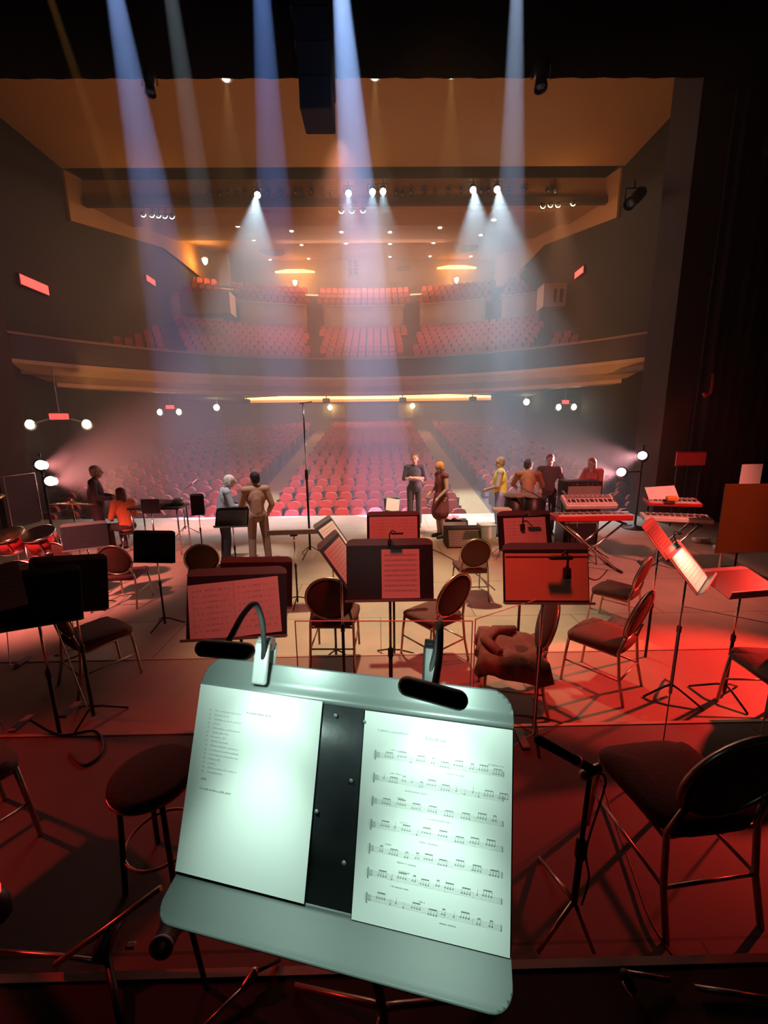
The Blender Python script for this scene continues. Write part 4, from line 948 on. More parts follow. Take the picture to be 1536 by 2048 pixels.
p = Dl @ Vector((0, .04, -.02)); b0 = Vector((0, 0, 0))
MB().tube([p, p+(b0-p)*.5], .009, 12).build('inner_pole', 'chrome', t)
m = MB(); m.tube([p+(b0-p)*.45, b0+Vector((0, 0, .03))], .0135, 12); m.lathe([(.018, 0), (.019, .05), (.014, .06)], 14, tuple(p+(b0-p)*.45-Vector((0, 0, .03)))); m.build('outer_pole', 'black', t)
e1, e2 = at_z(590, 1972, .61)-Bp, at_z(988, 1992, .61)-Bp; e3 = -(e1+e2)*.9; e3 = e3.normalized()*.27; e3.z = .01
for e in (e1, e2, e3):
    d_ = Vector((e.x, e.y, 0)).normalized(); MB().tube([(0, 0, .075), (d_.x*.04, d_.y*.04, .07), tuple(e)], [.0105, .0105, .009], 8).build('leg', 'bronze', t)
def fsheet(u, v, rot, style, label, seed):
    o = bpy.data.objects.new('sheet_music', sheet_mesh(.216, .279, style, seed)); COL.objects.link(o)
    P = desk_pt(u, v, .0015); Mx = Dm.copy(); Mx.translation = P
    o.matrix_world = Mx @ Matrix.Rotation(rot, 4, 'Y') @ Matrix.Translation((.108, 0, -.279)); return tag(o, label, 'sheet music', 'white sheets on the bright stand')
fsheet(0, 0, 0, 'score', 'white printed sheet of music with seven staves on the right of the bright stand', 3)
fsheet(-.2855, -.0068, .0103, 'list', 'white sheet with a short typed list on the left of the bright stand', 4)
# clip lamps: clip, gooseneck, bar-shaped head
def bar_lamp(label, clip_uv, neck, h0, h1, r, clipmat, roll):
    t = thing('clip_lamp', label, 'clip lamp', desk_pt(*clip_uv, .0), 0, 'clip-on stand lamps'); O = desk_pt(*clip_uv, .0)
    def L(u, v, o): return desk_pt(u, v, o)-O
    m = MB(); cu, cv = clip_uv
    m.T = Matrix.Translation(-O) @ Dm @ Matrix.Translation((cu+.035, 0, -(cv-.1215)))
    m.box((0, -.006, .006), (.026, .010, .066), bev=.004); m.box((0, .022, .010), (.024, .006, .05), bev=.003); m.tube([(-.012, .004, .036), (.012, .004, .036)], .011, 10); m.build('clip', clipmat, t)
    MB().tube([L(*q) for q in neck], .0042, 10).build('gooseneck', 'cable', t)
    A, B = L(*h0), L(*h1); d = (B-A).normalized(); m = MB()
    m.cap(A, B, r, r, 14); hd = m.build('lamp_head', 'black', t)
    n = -Yw; lo = (Yw*.85-Zw*.45).normalized(); m = MB(); y = lo; x = d; z = x.cross(y)
    m.T = Matrix(((x.x, y.x, z.x, 0), (x.y, y.y, z.y, 0), (x.z, y.z, z.z, 0), (0, 0, 0, 1))); m.T.translation = (A+B)/2+lo*r*.80
    m.box((0, 0, 0), ((B-A).length*.9, r*.5, r*1.1), bev=.001); m.build('led_strip', mat('lit_led_strip', (.9, 1, .95), .3, emit=(.78, 1., .92), es=3), hd)
    return O+A, O+B, lo
def spl(P, n=6):
    Q = []
    for i in range(len(P)-1):
        for k in range(n):
            u = k/n; q = [Vector(P[max(i-1, 0)]), Vector(P[i]), Vector(P[i+1]), Vector(P[min(i+2, len(P)-1)])]
            Q.append(tuple(.5*((2*q[1])+(q[2]-q[0])*u+(2*q[0]-5*q[1]+4*q[2]-q[3])*u*u+(3*q[1]-q[0]-3*q[2]+q[3])*u**3)))
    return Q+[P[-1]]
def uvo(px, py, o):
    d = ray(px, py); P0 = T0 - Yw*o; q = CAM + d*((P0-CAM).dot(Yw)/d.dot(Yw)) - P0; return (q.dot(Xw), -q.dot(Zw), o)
HA = bar_lamp('black bar lamp on an arched gooseneck, at the left of the bright stand', (-.178, -.046), spl([uvo(526, 1322, .005), uvo(528, 1290, .02), uvo(524, 1240, .05), uvo(510, 1208, .08), uvo(487, 1228, .11), uvo(466, 1266, .14), uvo(452, 1292, .155)]), uvo(408, 1296, .16), uvo(492, 1303, .16), .0112, mat('clip_silver', (.62, .64, .63), .4, .35), 0)
HB = bar_lamp('black T-shaped bar lamp clipped at the right of the bright stand top edge', (.098, -.066), spl([uvo(858, 1352, .005), uvo(872, 1300, .02), uvo(880, 1246, .07), uvo(879, 1310, .12), uvo(868, 1380, .158)]), uvo(815, 1372, .16), uvo(916, 1400, .16), .0112, 'black', 0)
# ------------------------------------------------------------------ close things on the dark riser
def tube_thing(): pass
# round stool
A = at_z(305, 1542, .92); t = thing('round_stool', 'round black-topped stool at the left of the bright stand', 'stool', (A.x, A.y, .4))
MB().lathe([(0, .475), (.13, .475), (.165, .482), (.172, .498), (.168, .515), (.15, .522), (0, .522)], 36).build('seat', 'fabricdark', t)
MB().tube([(.168*math.cos(2*PI*k/36), .168*math.sin(2*PI*k/36), .482) for k in range(36)], .0075, 8, True).build('rim', 'bronze', t)
for k in range(4):
    a = R(-140+90*k); MB().tube([(.13*math.cos(a), .13*math.sin(a), .475), (.16*math.cos(a), .16*math.sin(a), 0)], .0115, 8).build('leg', 'black', t)
MB().tube([(.145*math.cos(2*PI*k/24), .145*math.sin(2*PI*k/24), .17) for k in range(24)], .007, 6, True).build('foot_ring', 'bronze', t)
# instrument stand at lower left: hub, bars and the upright peg
P = at_z(212, 1885, .66); t = thing('instrument_stand', 'low folding instrument stand with red-lit bars at the lower left', 'instrument stand', (P.x, P.y, .6)); O = Vector((P.x, P.y, .6))
def L(px, py, z): return at_z(px, py, z)-O
MB().tube([L(110, 1930, .63), L(205, 1862, .70), L(322, 1776, .80)], .010, 8).build('support_arm', 'bronze', t)
MB().tube([L(-60, 1900, .615), L(120, 1912, .62), L(212, 1925, .63)], .008, 8).build('leg', 'bronze', t)
MB().tube([L(212, 1900, .66), L(250, 1830, .62)], .009, 8).build('leg', 'black', t)
MB().cap(L(205, 1900, .66), L(215, 1870, .68), .03, .026, 12).build('hub', 'black', t)
MB().tube([L(212, 1905, .65), L(245, 2060, .61)], .011, 8).build('leg', 'black', t)
MB().box(L(262, 1892, .66), (.03, .02, .012), bev=.003).build('wing_nut', 'chrome', t)
A, B = at_z(321, 1898, 1.06), at_z(358, 1822, 1.04); d = B-A
t = thing('instrument_peg', 'black tube peg with a pale open end, below the left corner of the bright stand', 'peg', A); Q = d.to_track_quat('Z', 'Y').to_matrix(); r = .030
def LT(pr): m = MB(); m.T = Q.to_4x4(); return m.lathe(pr, 18, cap=False)
ln = d.length
LT([(r*.62, .03), (r*.62, 0), (r, 0), (r, .008), (r*.95, .010)]).build('pale_rim', 'white', t)
LT([(r*.95, .006), (r*.95, ln*.62), (r*.6, ln*.62), (r*.6, .006)]).build('tube', 'black', t); LT([(r*1.08, ln*.6), (r*1.1, ln*.66), (r*1.0, ln*.68)]).build('collar', 'chrome', t)
LT([(r*1.25, ln*.68), (r*1.3, ln*1.25), (r*.9, ln*1.3)]).build('holder', 'white', t)
MB().tube([Q @ Vector((0, 0, ln*1.3)), Vector((d.x*1.9, d.y*1.9, .6-A.z))], .008, 6).build('support_rod', 'black', t)
# red lens at the left edge
P = at_z(-22, 1782, .72); t = thing('red_lamp', 'small glowing red lamp at the left edge near the floor', 'lamp', (P.x, P.y, .6)); MB().lathe([(.05, 0), (.05, .06), (.03, .1)], 16).build('lamp_body', 'black', t)
MB().ell((0, -.0, .12), (.035, .03, .045), 14, 8).build('lens', mat('lit_red_lens', (1, .05, .05), .3, emit=(1., .03, .03), es=3), t)
# stand with a clamp arm between the bright stand and the large chair
B = at_z(1142, 1862, .4); t = thing('microphone_stand', 'black microphone stand with a tripod foot beside the large dark chair', 'microphone stand', (B.x, B.y, .4), 0, 'microphone stands'); O = Vector((B.x, B.y, .4))
tp = at_y(1180, 1545, B.y)-O; a1, a2 = at_y(1078, 1480, B.y-.05)-O, at_y(1196, 1545, B.y-.05)-O
MB().tube([(0, 0, .14), tuple(tp*.55)], .0125, 10).build('lower_tube', 'black', t); MB().tube([tuple(tp*.5), tuple(tp)], .009, 10).build('upper_tube', 'black', t)
MB().cap(tp*.5, tp*.58, .02, .02).build('clutch', 'black', t)
m = MB().cap(a1, a1+(a2-a1)*.92, .017, .015, 12); m.build('microphone', 'dull', t); q = a1+(a2-a1)*.62; MB().tube([q-(a2-a1)*.03, q+(a2-a1)*.05], .0185, 12).build('clip_band', 'chrome', t)
MB().cap(tp-Vector((.02, 0, .01)), tp+Vector((.03, 0, .02)), .018, .016).build('swivel', 'bronze', t)
for px, py in ((1078, 1715), (1188, 1905), (1075, 1905)): MB().tube([(0, 0, .15), tuple(at_z(px, py, .41)-O)], [.009, .008], 8).build('leg', 'bronze', t)
MB().tube(spl([tuple(a2), tuple(a2+Vector((.03, 0, -.05))), (tp.x*.8, -.03, tp.z*.6), (.03, -.03, .3), (.02, -.02, .16)]), .004, 6).build('cord', 'cable', t)
cable([(1200, 1550, .42), (1228, 1640, .41), (1262, 1735, .41), (1300, 1840, .41), (1345, 1912, .41)], .0045, 'thin light cable running down the dark riser beside the large chair')
cable([(1340, 1510, .41), (1380, 1520, .41), (1400, 1540, .41)], .005, 'short cable end on the dark riser under the clear shield')
# floor stand bars at the bottom edge
B = at_z(1252, 1960, .62); t = thing('instrument_stand', 'folded instrument stand on the near riser at the bottom right', 'instrument stand', (B.x, B.y, .6)); O = Vector((B.x, B.y, .6))
for q in (((1245, 1962, .64), (1310, 2060, .61)), ((1250, 1945, .64), (1340, 1960, .62)), ((1390, 1975, .62), (1560, 2000, .61))): MB().tube([at_z(*q[0])-O, at_z(*q[1])-O], .008, 8).build('leg', 'bronze', t)
MB().cap(at_z(1250, 1950, .65)-O, at_z(1262, 1975, .64)-O, .016, .016).build('hub', 'black', t)
B = at_z(500, 1955, .62); t = thing('instrument_stand', 'folded instrument stand on the near riser at the bottom, left of the bright stand pole', 'instrument stand', (B.x, B.y, .6)); O = Vector((B.x, B.y, .6))
MB().cap(at_z(508, 1945, .64)-O, at_z(490, 1972, .63)-O, .014, .012).build('hub', 'bronze', t); MB().tube([at_z(492, 1970, .63)-O, at_z(395, 2065, .61)-O], .006, 8).build('leg', 'bronze', t); MB().tube([at_z(508, 1945, .64)-O, at_z(560, 1920, .61)-O], .006, 8).build('leg', 'black', t)
# ------------------------------------------------------------------ people
def remesh(mb, name, m, vox, parent, smooth=3):
    o = mb.build(name, m); md = o.modifiers.new('r', 'REMESH'); md.mode = 'VOXEL'; md.voxel_size = vox; md.use_smooth_shade = True
    s = o.modifiers.new('s', 'SMOOTH'); s.iterations = smooth; s.factor = .5
    dg = bpy.context.evaluated_depsgraph_get(); me = bpy.data.meshes.new_from_object(o.evaluated_get(dg)); o.modifiers.clear()
    old = o.data; o.data = me; bpy.data.meshes.remove(old)
    me.materials.clear(); me.materials.append(M[m] if isinstance(m, str) else m)
    for p_ in me.polygons: p_.use_smooth = True
    o.parent = parent; return o
def V(*a): return Vector(a)
def person(loc, rz, label, J=None, H=1.75, top=None, bottom=None, hair=None, hairlen=0, sleeve=1., shoes=None, dress=False, female=False, vest=None, headturn=0, skin='skin', nod=0):
    t = thing('person', label, 'person', loc, R(rz)); k = H/1.75
    j = dict(pel=V(0, 0, .95), ch=V(0, .01, 1.27), nk=V(0, .0, 1.47), hd=V(0, .025, 1.615), sl=V(-.185, 0, 1.42), sr=V(.185, 0, 1.42), el=V(-.235, -.03, 1.13), er=V(.235, -.03, 1.13),
             wl=V(-.25, .05, .88), wr=V(.25, .05, .88), hl=V(-.095, 0, .92), hr=V(.095, 0, .92), kl=V(-.105, .02, .50), kr=V(.105, .02, .50), al=V(-.11, -.02, .085), ar=V(.11, -.02, .085))
    if J: j.update({a: V(*b) for a, b in J.items()})
    sw = .93 if female else 1.
    for a in ('sl', 'sr'): j[a] = V(j[a].x*sw, j[a].y, j[a].z)
    j = {a: b*k for a, b in j.items()}
    def body(m, g=0., arms=1., legs=True, torso=True, hands=True, head=True):
        if torso:
            m.ell(j['ch'], ((.165*sw+g)*k, (.112+g)*k, (.2+g)*k)); m.cap(j['pel']+V(0, 0, .05)*k, j['ch']+V(0, 0, -.02)*k, (.125+g)*k, (.128+g)*k)
            m.ell(j['pel'], ((.16+g)*k, (.118+g)*k, (.13+g)*k)); m.cap(j['sl'], j['sr'], (.062+g)*k, (.062+g)*k); m.cap(j['ch']+V(0, 0, .1)*k, j['nk'], (.10+g*.4)*k, (.058+g*.3)*k)
        for s in 'lr':
            if arms > 0:
                S, E, W = j['s'+s], j['e'+s], j['w'+s]
                m.cap(S, E, (.056+g)*k, (.043+g)*k)
                if arms > .5: W2 = E+(W-E)*min(1, (arms-.5)*2); m.cap(E, W2, (.042+g)*k, (.030+g*1.2)*k)
            if hands:
                d = (j['w'+s]-j['e'+s]).normalized(); sd = d.cross(V(0, 0, 1)); sd = sd.normalized() if sd.length > .1 else V(1, 0, 0); up_ = sd.cross(d); W = j['w'+s]
                m.cap(W, W+d*.035*k, .026*k, .03*k); m.ell(W+d*.06*k, (.034*k, .034*k, .036*k))
                for f_, (off, ln) in enumerate(((-.027, .062), (-.009, .072), (.009, .068), (.027, .052))):
                    p0 = W+d*.085*k+sd*off*k; p1 = p0+(d*.62-up_*.25)*ln*k; p2 = p1+(d*.25-up_*.45)*ln*k; m.cap(p0, p1, .0095*k, .0085*k, 8); m.cap(p1, p2, .0085*k, .0075*k, 8)
                p0 = W+d*.04*k+sd*(-.03 if s == 'l' else .03)*k; p1 = p0+(d*.5+sd*(-.6 if s == 'l' else .6))*.045*k; m.cap(p0, p1, .012*k, .010*k, 8); m.cap(p1, p1+d*.03*k, .010*k, .008*k, 8)
            if legs:
                m.cap(j['h'+s], j['k'+s], (.085+g)*k, (.056+g)*k); m.cap(j['k'+s], j['a'+s], (.055+g)*k, (.036+g*1.3)*k)
        return m
    hc = j['hd']; Q = (Matrix.Rotation(R(headturn), 3, 'Z') @ Matrix.Rotation(R(-nod), 3, 'X')); fd = Q @ V(0, 1, 0); lt = Q @ V(1, 0, 0); u = Q @ V(0, 0, 1)
    m = body(MB())
    m.ell(hc+u*.025*k, (.078*k, .098*k, .095*k), 18, 12, Q); m.ell(hc-u*.04*k+fd*.018*k, (.060*k, .075*k, .075*k), 16, 10, Q); m.cap(j['nk']-V(0, 0, .03)*k, hc-u*.05*k-fd*.01*k, .055*k, .052*k)
    m.cap(hc+fd*.092*k+u*.012*k, hc+fd*.108*k-u*.022*k, .010*k, .014*k); m.ell(hc+fd*.083*k-u*.062*k, (.026*k, .012*k, .010*k), 10, 6, Q); m.ell(hc+fd*.085*k+u*.03*k, (.05*k, .014*k, .01*k), 10, 6, Q)
    for s in (-1, 1): m.ell(hc+lt*s*.079*k-u*.003*k, (.012*k, .022*k, .032*k), 8, 6, Q)
    for s in 'lr':
        A = j['a'+s]; m.cap(A-V(0, .02, .03)*k, A+V(0, .13, -.05)*k, .036*k, .028*k)
    remesh(m, 'body', skin, .0085, t, 2)
    e = MB()
    for s in (-1, 1): e.ell(hc+lt*s*.032*k+fd*.086*k+u*.008*k, (.013*k, .008*k, .008*k), 8, 6, Q)
    e.build('eyes', mat('eye_dark', (.03, .02, .02), .2), t)
    if top: remesh(body(MB(), .012, sleeve, legs=False, hands=False), 'jacket' if sleeve > .9 else 'shirt', top, .012, t, 4)
    if vest: 
        m = MB(); m.ell(j['ch'], ((.165*sw+.026)*k, (.112+.028)*k, (.215)*k)); m.cap(j['pel']+V(0, 0, .02)*k, j['ch'], (.15)*k, (.155)*k); m.cap(j['sl']*.8+j['sr']*.2, j['sr']*.8+j['sl']*.2, .082*k, .082*k); remesh(m, 'vest', vest, .012, t, 4)
    if bottom:
        m = MB(); g = .014; m.ell(j['pel'], ((.16+g)*k, (.118+g)*k, (.13)*k))
        for s in 'lr': m.cap(j['h'+s], j['k'+s], (.085+g)*k, (.06+g)*k); m.cap(j['k'+s], j['a'+s]+V(0, 0, .01), (.06+g)*k, (.052+g)*k)
        remesh(m, 'trousers', bottom, .012, t, 4)
    if dress:
        m = body(MB(), .013, 0, legs=False, hands=False); m.cap(j['pel'], (j['kl']+j['kr'])/2+V(0, 0, .1)*k, .17*k, .21*k); remesh(m, 'dress', dress, .012, t, 4)
    m = MB()
    for s in 'lr':
        A = j['a'+s]; m.cap(A-V(0, .03, .035)*k, A+V(0, .15, -.05)*k, .046*k, .036*k, 12); m.box(A+V(0, .055, -.078)*k, (.085*k, .26*k, .014*k), bev=.005)
    m.build('shoes', shoes or 'black', t)
    if hair:
        m = MB(); m.ell(hc+u*.045*k-fd*.016*k, (.088*k, .100*k, .088*k), 18, 12, Q)
        m.ell(hc-fd*.05*k+u*.0*k, (.078*k, .062*k, .09*k), 14, 10, Q)
        if hairlen:
            m.cap(hc-fd*.05*k+u*.02*k, hc-fd*.075*k-V(0, 0, hairlen)*k, .075*k, .05*k)
            for s in (-1, 1): m.cap(hc+lt*s*.07*k-fd*.02*k+u*.03*k, hc+lt*s*.075*k-fd*.02*k-V(0, 0, hairlen*.8)*k, .03*k, .026*k)
        remesh(m, 'hair', hair, .010, t, 2)
    return t
cl_ = lambda n, c: mat(n, c, .85, 0, .15, 25)
def pz(px, py): P = at_z(px, py, 0); return (P.x, P.y, 0)
hold = dict(el=(-.24, .02, 1.14), er=(.24, .02, 1.14), wl=(-.10, .24, 1.12), wr=(.12, .25, 1.10))
P = pz(208, 1108); person(P, -62, 'person with short pale hair in a dark top standing at the left', dict(hold, nk=(0, .03, 1.46), hd=(0, .07, 1.60)), 1.78, cl_('dark_plum_cloth', (.10, .07, .08)), cl_('dark_trousers', (.06, .045, .05)), mat('pale_hair', (.72, .60, .48), .7), 0)
# seated person: hips on a stool
seatJ = dict(pel=(0, 0, .56), ch=(0, .05, .88), nk=(0, .06, 1.08), hd=(0, .10, 1.22), sl=(-.185, .05, 1.03), sr=(.185, .05, 1.03), el=(-.24, .10, .76), er=(.24, .10, .76), wl=(-.12, .32, .70), wr=(.12, .32, .70), hl=(-.095, .03, .54), hr=(.095, .03, .54), kl=(-.12, .46, .52), kr=(.12, .46, .52), al=(-.12, .42, .085), ar=(.12, .42, .085))
P = pz(262, 1104); person((P[0], P[1], 0), 60, 'seated person with long brown hair in a bright orange top at the left', seatJ, 1.70, cl_('orange_cloth', (.85, .22, .08)), cl_('dark_skirt', (.08, .05, .05)), mat('brown_hair', (.16, .08, .05), .7), .24, .62, female=True)
t = thing('stool', 'low dark stool under the seated person in orange', 'stool', (P[0], P[1], 0)); MB().lathe([(.15, .39), (.16, .40), (.16, .415), (0, .42)], 20).build('seat', 'fabricdark', t)
for q in range(3): a = R(120*q); MB().tube([(.1*math.cos(a), .1*math.sin(a), .39), (.17*math.cos(a), .17*math.sin(a), 0)], .012, 6).build('leg', 'chrome', t)
PW = pz(455, 1124); person(PW, -58, 'person with white hair in a pale blue shirt bending over the pinkish music stand', dict(pel=(0, 0, .94), ch=(0, .06, 1.24), nk=(0, .11, 1.43), hd=(0, .17, 1.56), sl=(-.18, .07, 1.38), sr=(.18, .07, 1.38), el=(-.24, .12, 1.12), er=(.24, .12, 1.12), wl=(-.12, .34, 1.08), wr=(.12, .34, 1.08)), 1.66, cl_('pale_blue_cloth', (.52, .60, .70)), cl_('dark_trousers', (.06, .045, .05)), mat('white_hair', (.88, .86, .80), .7), .05, female=True, nod=14)
P = pz(522, 1128); person(P, 24, 'person with dark hair in a tan jacket and trousers, seen from behind', dict(el=(-.26, .06, 1.14), er=(.27, -.03, 1.13), wl=(-.16, .28, 1.18), wr=(.24, .16, .98), kl=(-.12, .02, .5), kr=(.13, .0, .5), al=(-.14, -.03, .085), ar=(.15, -.02, .085)), 1.68, cl_('tan_cloth', (.62, .34, .24)), cl_('tan_trousers', (.50, .27, .21)), mat('dark_hair', (.03, .02, .02), .7), headturn=20)
P = pz(829, 1052); person(P, 176, 'person in a navy shirt and dark trousers standing at the stage edge, arms folded', dict(el=(-.25, .04, 1.16), er=(.25, .04, 1.16), wl=(.06, .21, 1.20), wr=(-.06, .2, 1.16)), 1.80, cl_('navy_cloth', (.07, .07, .12)), cl_('charcoal_trousers', (.06, .05, .055)), mat('brown_hair2', (.22, .14, .10), .7), sleeve=.55, headturn=-8)
P = pz(881, 1074); person(P, 112, 'person with orange hair in a dark red dress standing beside the navy-shirted person', dict(hd=(0, .05, 1.60), el=(-.23, .0, 1.13), er=(.23, .0, 1.13), wl=(-.18, .18, .95), wr=(.18, .2, 1.0)), 1.70, None, None, mat('orange_hair', (.80, .34, .08), .7), .06, dress=cl_('wine_cloth', (.22, .05, .06)), female=True, nod=12)
PV = pz(996, 1071); person(PV, 70, 'person in a bright yellow vest and blue jeans standing near the hand drums', dict(el=(-.24, .04, 1.13), wl=(-.14, .25, 1.05)), 1.77, cl_('grey_shirt_cloth', (.55, .50, .42)), cl_('jeans_cloth', (.28, .36, .55)), mat('sandy_hair', (.45, .30, .2), .7), vest=mat('yellow_vest', (.92, .86, .12), .7), headturn=30, sleeve=.6)
B = at_z(1053, 1078, 0); person((B.x, 8.7, 0), -20, 'person in a brown jacket seen from behind, leaning over the hand drums', dict(nk=(0, .08, 1.44), hd=(0, .13, 1.57), ch=(0, .05, 1.25), sl=(-.2, .05, 1.39), sr=(.2, .05, 1.39), el=(-.30, .14, 1.15), er=(.30, .16, 1.15), wl=(-.25, .38, 1.05), wr=(.30, .40, 1.08)), 1.76, cl_('brown_cloth', (.34, .14, .07)), cl_('dark_trousers', (.06, .045, .05)), mat('dark_hair', (.03, .02, .02), .7), headturn=-40)
P = at_y(1101, 905, 9.1); person((P.x, 9.1, 0), 165, 'person in a dark shirt facing the band, behind the pale keyboard', dict(el=(-.27, .06, 1.15), er=(.27, .06, 1.15), wl=(-.2, .3, 1.06), wr=(.22, .3, 1.04)), 1.80, cl_('dark_plum_cloth', (.10, .07, .08)), cl_('charcoal_trousers', (.06, .05, .055)), mat('brown_hair2', (.22, .14, .10), .7), sleeve=.6, nod=10)
P = at_y(1190, 913, 9.0); person((P.x, 9.0, 0), 120, 'person with long reddish hair in a red top, nearest the right light tower', dict(nk=(0, .05, 1.45), hd=(0, .1, 1.58), el=(-.25, .1, 1.15), er=(.25, .1, 1.15), wl=(-.18, .34, 1.08), wr=(.18, .34, 1.08)), 1.75, cl_('red_cloth', (.55, .12, .10)), cl_('dark_trousers', (.06, .045, .05)), mat('reddish_hair', (.40, .12, .07), .7), .26, female=True, nod=10)
# black amplifier between the people and the pale keyboard
A, B = at_y(1122, 992, 8.1), at_y(1196, 960, 8.1); t = thing('amplifier', 'black amplifier on a flight case behind the pale keyboard', 'amplifier', ((A.x+B.x)/2, 8.1, 0)); w_ = B.x-A.x
MB().box((0, 0, (A.z+B.z)/2), (w_, .4, B.z-A.z), bev=.02).build('cabinet', 'dull', t); MB().box((0, -.205, (A.z+B.z)/2-.03), (w_*.9, .01, (B.z-A.z)*.6)).build('grille', 'grey', t)
m = MB(); 
for q in range(6): m.lathe([(.014, 0), (.014, .02), (0, .02)], 8, (-w_*.35+w_*.14*q, -.2, B.z-.05), Euler((R(90), 0, 0)))
m.build('control_panel', 'chrome', t)
t2 = thing('flight_case', 'black flight case carrying the amplifier behind the pale keyboard', 'case', ((A.x+B.x)/2, 8.1, 0)); MB().box((0, 0, A.z/2), (w_*.96, .42, A.z-.004), bev=.01).build('case_body', 'black', t2)
for z_ in (.03, A.z*.5, A.z-.03): MB().box((0, -.212, z_), (w_*.95, .006, .025)).build('edging_strip', 'chrome', t2)
# ------------------------------------------------------------------ haze and lights
hz = MB().box((-1.15, 23.35, 7.1), (23.2, 31.5, 16.6))
hm = bpy.data.materials.new('stage_haze'); hm.use_nodes = True; nt = hm.node_tree; nt.nodes.clear()
o_ = nt.nodes.new('ShaderNodeOutputMaterial'); vs_ = nt.nodes.new('ShaderNodeVolumeScatter')
vs_.inputs['Density'].default_value = .017; vs_.inputs['Anisotropy'].default_value = .1; vs_.inputs['Color'].default_value = (1, 1, 1, 1)
nt.links.new(vs_.outputs[0], o_.inputs['Volume']); hm.cycles.homogeneous_volume = True
M['haze'] = hm; ho = hz.build('stage_haze', 'haze'); tag(ho, 'thin theatrical haze hanging in the hall and over the stage front', 'haze', None, 'stuff')
world = bpy.data.worlds.new('world'); scene.world = world; world.use_nodes = True
world.node_tree.nodes['Background'].inputs[0].default_value = (.02, .008, .006, 1); world.node_tree.nodes['Background'].inputs[1].default_value = .0
# moving-head beams from the electrics above the stage front, tilted out over the hall
def beam(px0, px1, col, pw, ang, d0=8.0, d1=9.33, back=1.5):
    a, b = at_y(px0, 0, d0), at_y(px1, 480, d1); d = (b-a).normalized(); S = a-d*back
    return lamp('SPOT', S, col, pw, .02, b, ang, .3)
BLUE = (.33, .49, 1.)
beam(232, 318, (.30, .47, 1.), 32000, 11.2, back=1.45)
beam(343, 415, (.66, .80, .90), 17000, 5.6, back=2.4)
beam(524, 553, (.22, .40, 1.), 33000, 9.0, back=1.9)
beam(683, 722, (.34, .53, 1.), 88000, 11.4, back=1.45)
beam(1033, 1020, (.52, .68, 1.), 42000, 7.8, back=1.6)
beam(102, 262, (1., .45, .12), 10000, 3.2, back=2.1)
# cool bridge spots
for P in SPP: lamp('SPOT', P+Vector((0, -.25, -.12)), (.60, .86, 1.), 12500 if abs(P.x) > 2.5 else 3000, .05, (P.x*.9-.1, 14.2, 0), 38, .6)
# warm house light
for px, py in ((315, 432), (704, 424), (1112, 412)):
    P = at_y(px, py, 20.4); lamp('POINT', P+Vector((0, -.1, -.2)), (1., .50, .15), 38, .3)
for px, py in ((452, 158), (750, 155), (903, 151)):
    P = at_z(px, py, 12.9); lamp('SPOT', P, (1., .6, .22), 800, .06, (P.x, P.y, 0), 24, .7)
for px, py in ((590, 560), (913, 555)): lamp('POINT', at_y(px, py, 38.2), (1., .45, .12), 100, .2)
for px, py in ((410, 523), (1063, 512)): lamp('POINT', at_y(px, py, 31.9), (1., .5, .15), 190, .2)
lamp('AREA', (XC, 33, 15.2), (1., .60, .42), 2200, 12, (XC, 30, 8), sy=6)
lamp('AREA', (XC, 25, 12.6), (1., .42, .26), 700, 12, (XC, 25, 5), sy=3)
lamp('AREA', (XC, 25, 4.2), (1., .55, .15), 120, 12, (XC, 27, 0), sy=1.0)
lamp('AREA', (XC, 32, 4.4), (1., .45, .30), 480, 14, (XC, 31, 0), sy=4)
for x in (-9, 7.5): lamp('SPOT', (x, 13.2, 3.5), (1., .42, .07), 190, .2, (x*.6, 17.5, 13), 95, .8)
lamp('SPOT', (XC, 13.2, 3.0), (1., .42, .07), 330, .2, (XC, 17.5, 13), 110, .8)
for sx in (-1, 1): lamp('SPOT', (XC+sx*9, 20.2, 12.0), (1., .42, .2), 1500, .2, (XC+sx*9.3, 19.2, 6.2), 40, .8)
lamp('SPOT', (XC, 12.3, 9.8), (1., .34, .20), 2600, .2, (RX, 16.5, -.8), 80, .8)  # added warm red fill for the front seat rows, no fixture
# stage wash for the lit middle floor, then added spots on single people
lamp('SPOT', (-.3, 7.45, 11.3), (1., .72, .42), 6400, .2, (.35, 5.0, 0), 29, .9)
lamp('SPOT', (1.5, 5.4, 11.5), (1., .48, .14), 2000, .2, (.4, 9.8, 0), 36, .7)
lamp('SPOT', (-2.6, 5.2, 11.5), (1., .80, .74), 3800, .06, (PW[0]+.32, PW[1]+.05, 1.3), 9.5, .6)  # added to brighten the white-haired person and the tan jacket
lamp('SPOT', (4.0, 5.2, 11.0), (1., .70, .48), 5200, .06, (1.1, 9.2, 1.2), 12, .6)  # added to brighten the pair at the stage edge
lamp('SPOT', (2.6, 5.2, 11.5), (1., .95, .8), 3200, .06, (PV[0], PV[1], 1.2), 8, .5)  # added to brighten the yellow vest
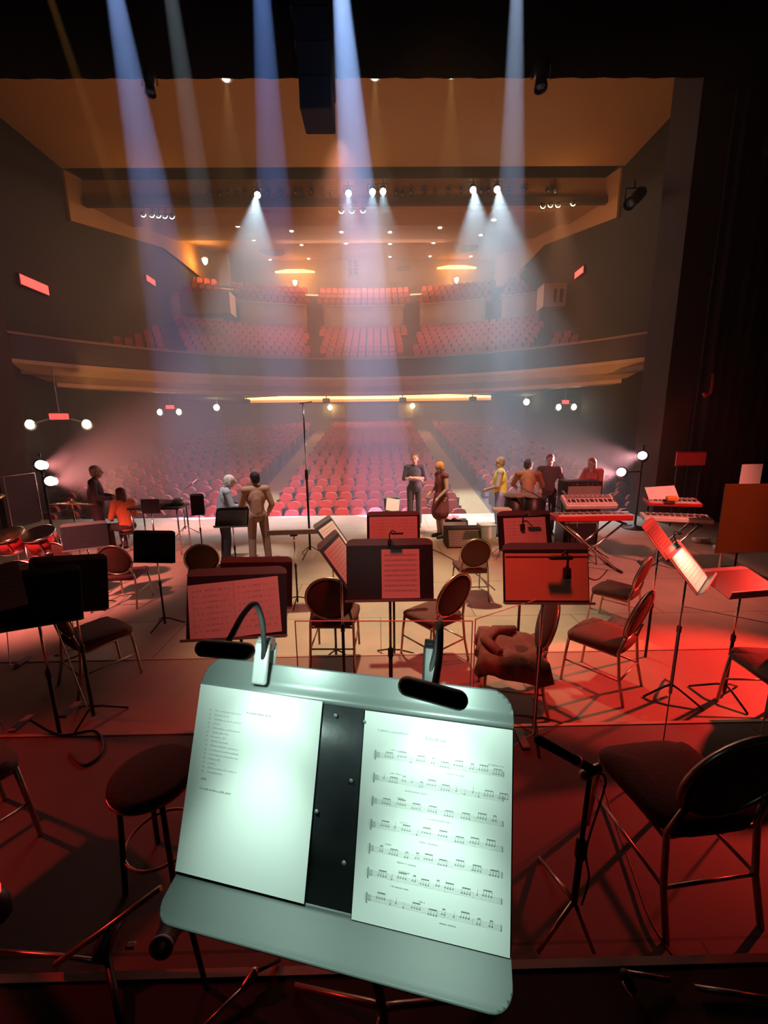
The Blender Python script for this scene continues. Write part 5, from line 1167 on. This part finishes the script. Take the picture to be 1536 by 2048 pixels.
# red side light, then added red spots for the drums and the sign
REDC = (1., .045, .03)
lamp('SPOT', (7.2, 5.0, 3.0), REDC, 4600, .08, (2.9, 3.2, .2), 34, .9)
lamp('SPOT', (-7.2, 3.4, 4.0), REDC, 800, .10, (-2.0, 1.75, .4), 24, .9)
lamp('SPOT', (.2, .9, 5.6), (1., .07, .055), 560, .2, (0, 3.4, 1.0), 48, .7)
lamp('SPOT', (5.0, 1.0, 6.5), (1., .20, .15), 3200, .15, (4.0, 6.8, .4), 36, .8)
lamp('SPOT', (-5.0, 1.0, 6.5), (1., .24, .21), 6500, .15, (-5.0, 5.4, .9), 30, .8)  # added overhead spot that lifts the drum kit
lamp('SPOT', (5.2, 4, 5.5), (1., .07, .06), 260, .1, (7.3, 9.6, 1.8), 26, .6)  # added spot that brightens the pink wall sign
# the pinkish tower lamps
for T in (T1, T2): lamp('SPOT', T+Vector((.12, -.1, 0)), (1., .30, .28), 1500, .06, (T.x+3, T.y+4.2, 1.8), 96, .8)
for T in (T3, T4): lamp('SPOT', T+Vector((-.12, -.1, 0)), (1., .42, .46), 1500, .06, (T.x-5, T.y+.4, 1.0), 80, .8)
Pd = D11 @ Vector((0, -.28, .22)); lamp('SPOT', Pd, (1., .86, .55), 9, .03, D11 @ Vector((0, 0, -.02)), 90, .8)
for sx in (-1, 1): lamp('SPOT', (XC+sx*7.4, 12.6, .3), (1., .5, .2), 900, .1, (XC+sx*9.5, 19, 4.7), 50, .8)  # added warm uplights to brighten the gold balcony band, no fixtures
# clip lamps over the bright stand
for A_, B_, lo in (HA, HB):
    c = (A_+B_)/2+lo*.02
    for ang, sp_, pw in ((15, 150, 1.95), (54, 60, 2.0), (78, 60, 9.0)):
        lamp('SPOT', c, (.68, 1., .85), pw, .015, c+Yw*math.cos(R(ang))-Zw*math.sin(R(ang)), sp_, 1.)
scene.view_settings.view_transform = 'Standard'; scene.view_settings.look = 'None'; scene.view_settings.gamma = 1; scene.view_settings.exposure = 0.0
cy = scene.cycles
cy.volume_bounces = 0; cy.max_bounces = 4; cy.diffuse_bounces = 2; cy.glossy_bounces = 2; cy.transmission_bounces = 4; cy.transparent_max_bounces = 16
cy.sample_clamp_indirect = 4; cy.use_denoising = True; cy.caustics_reflective = False; cy.caustics_refractive = False
try: cy.use_light_tree = True
except Exception: pass
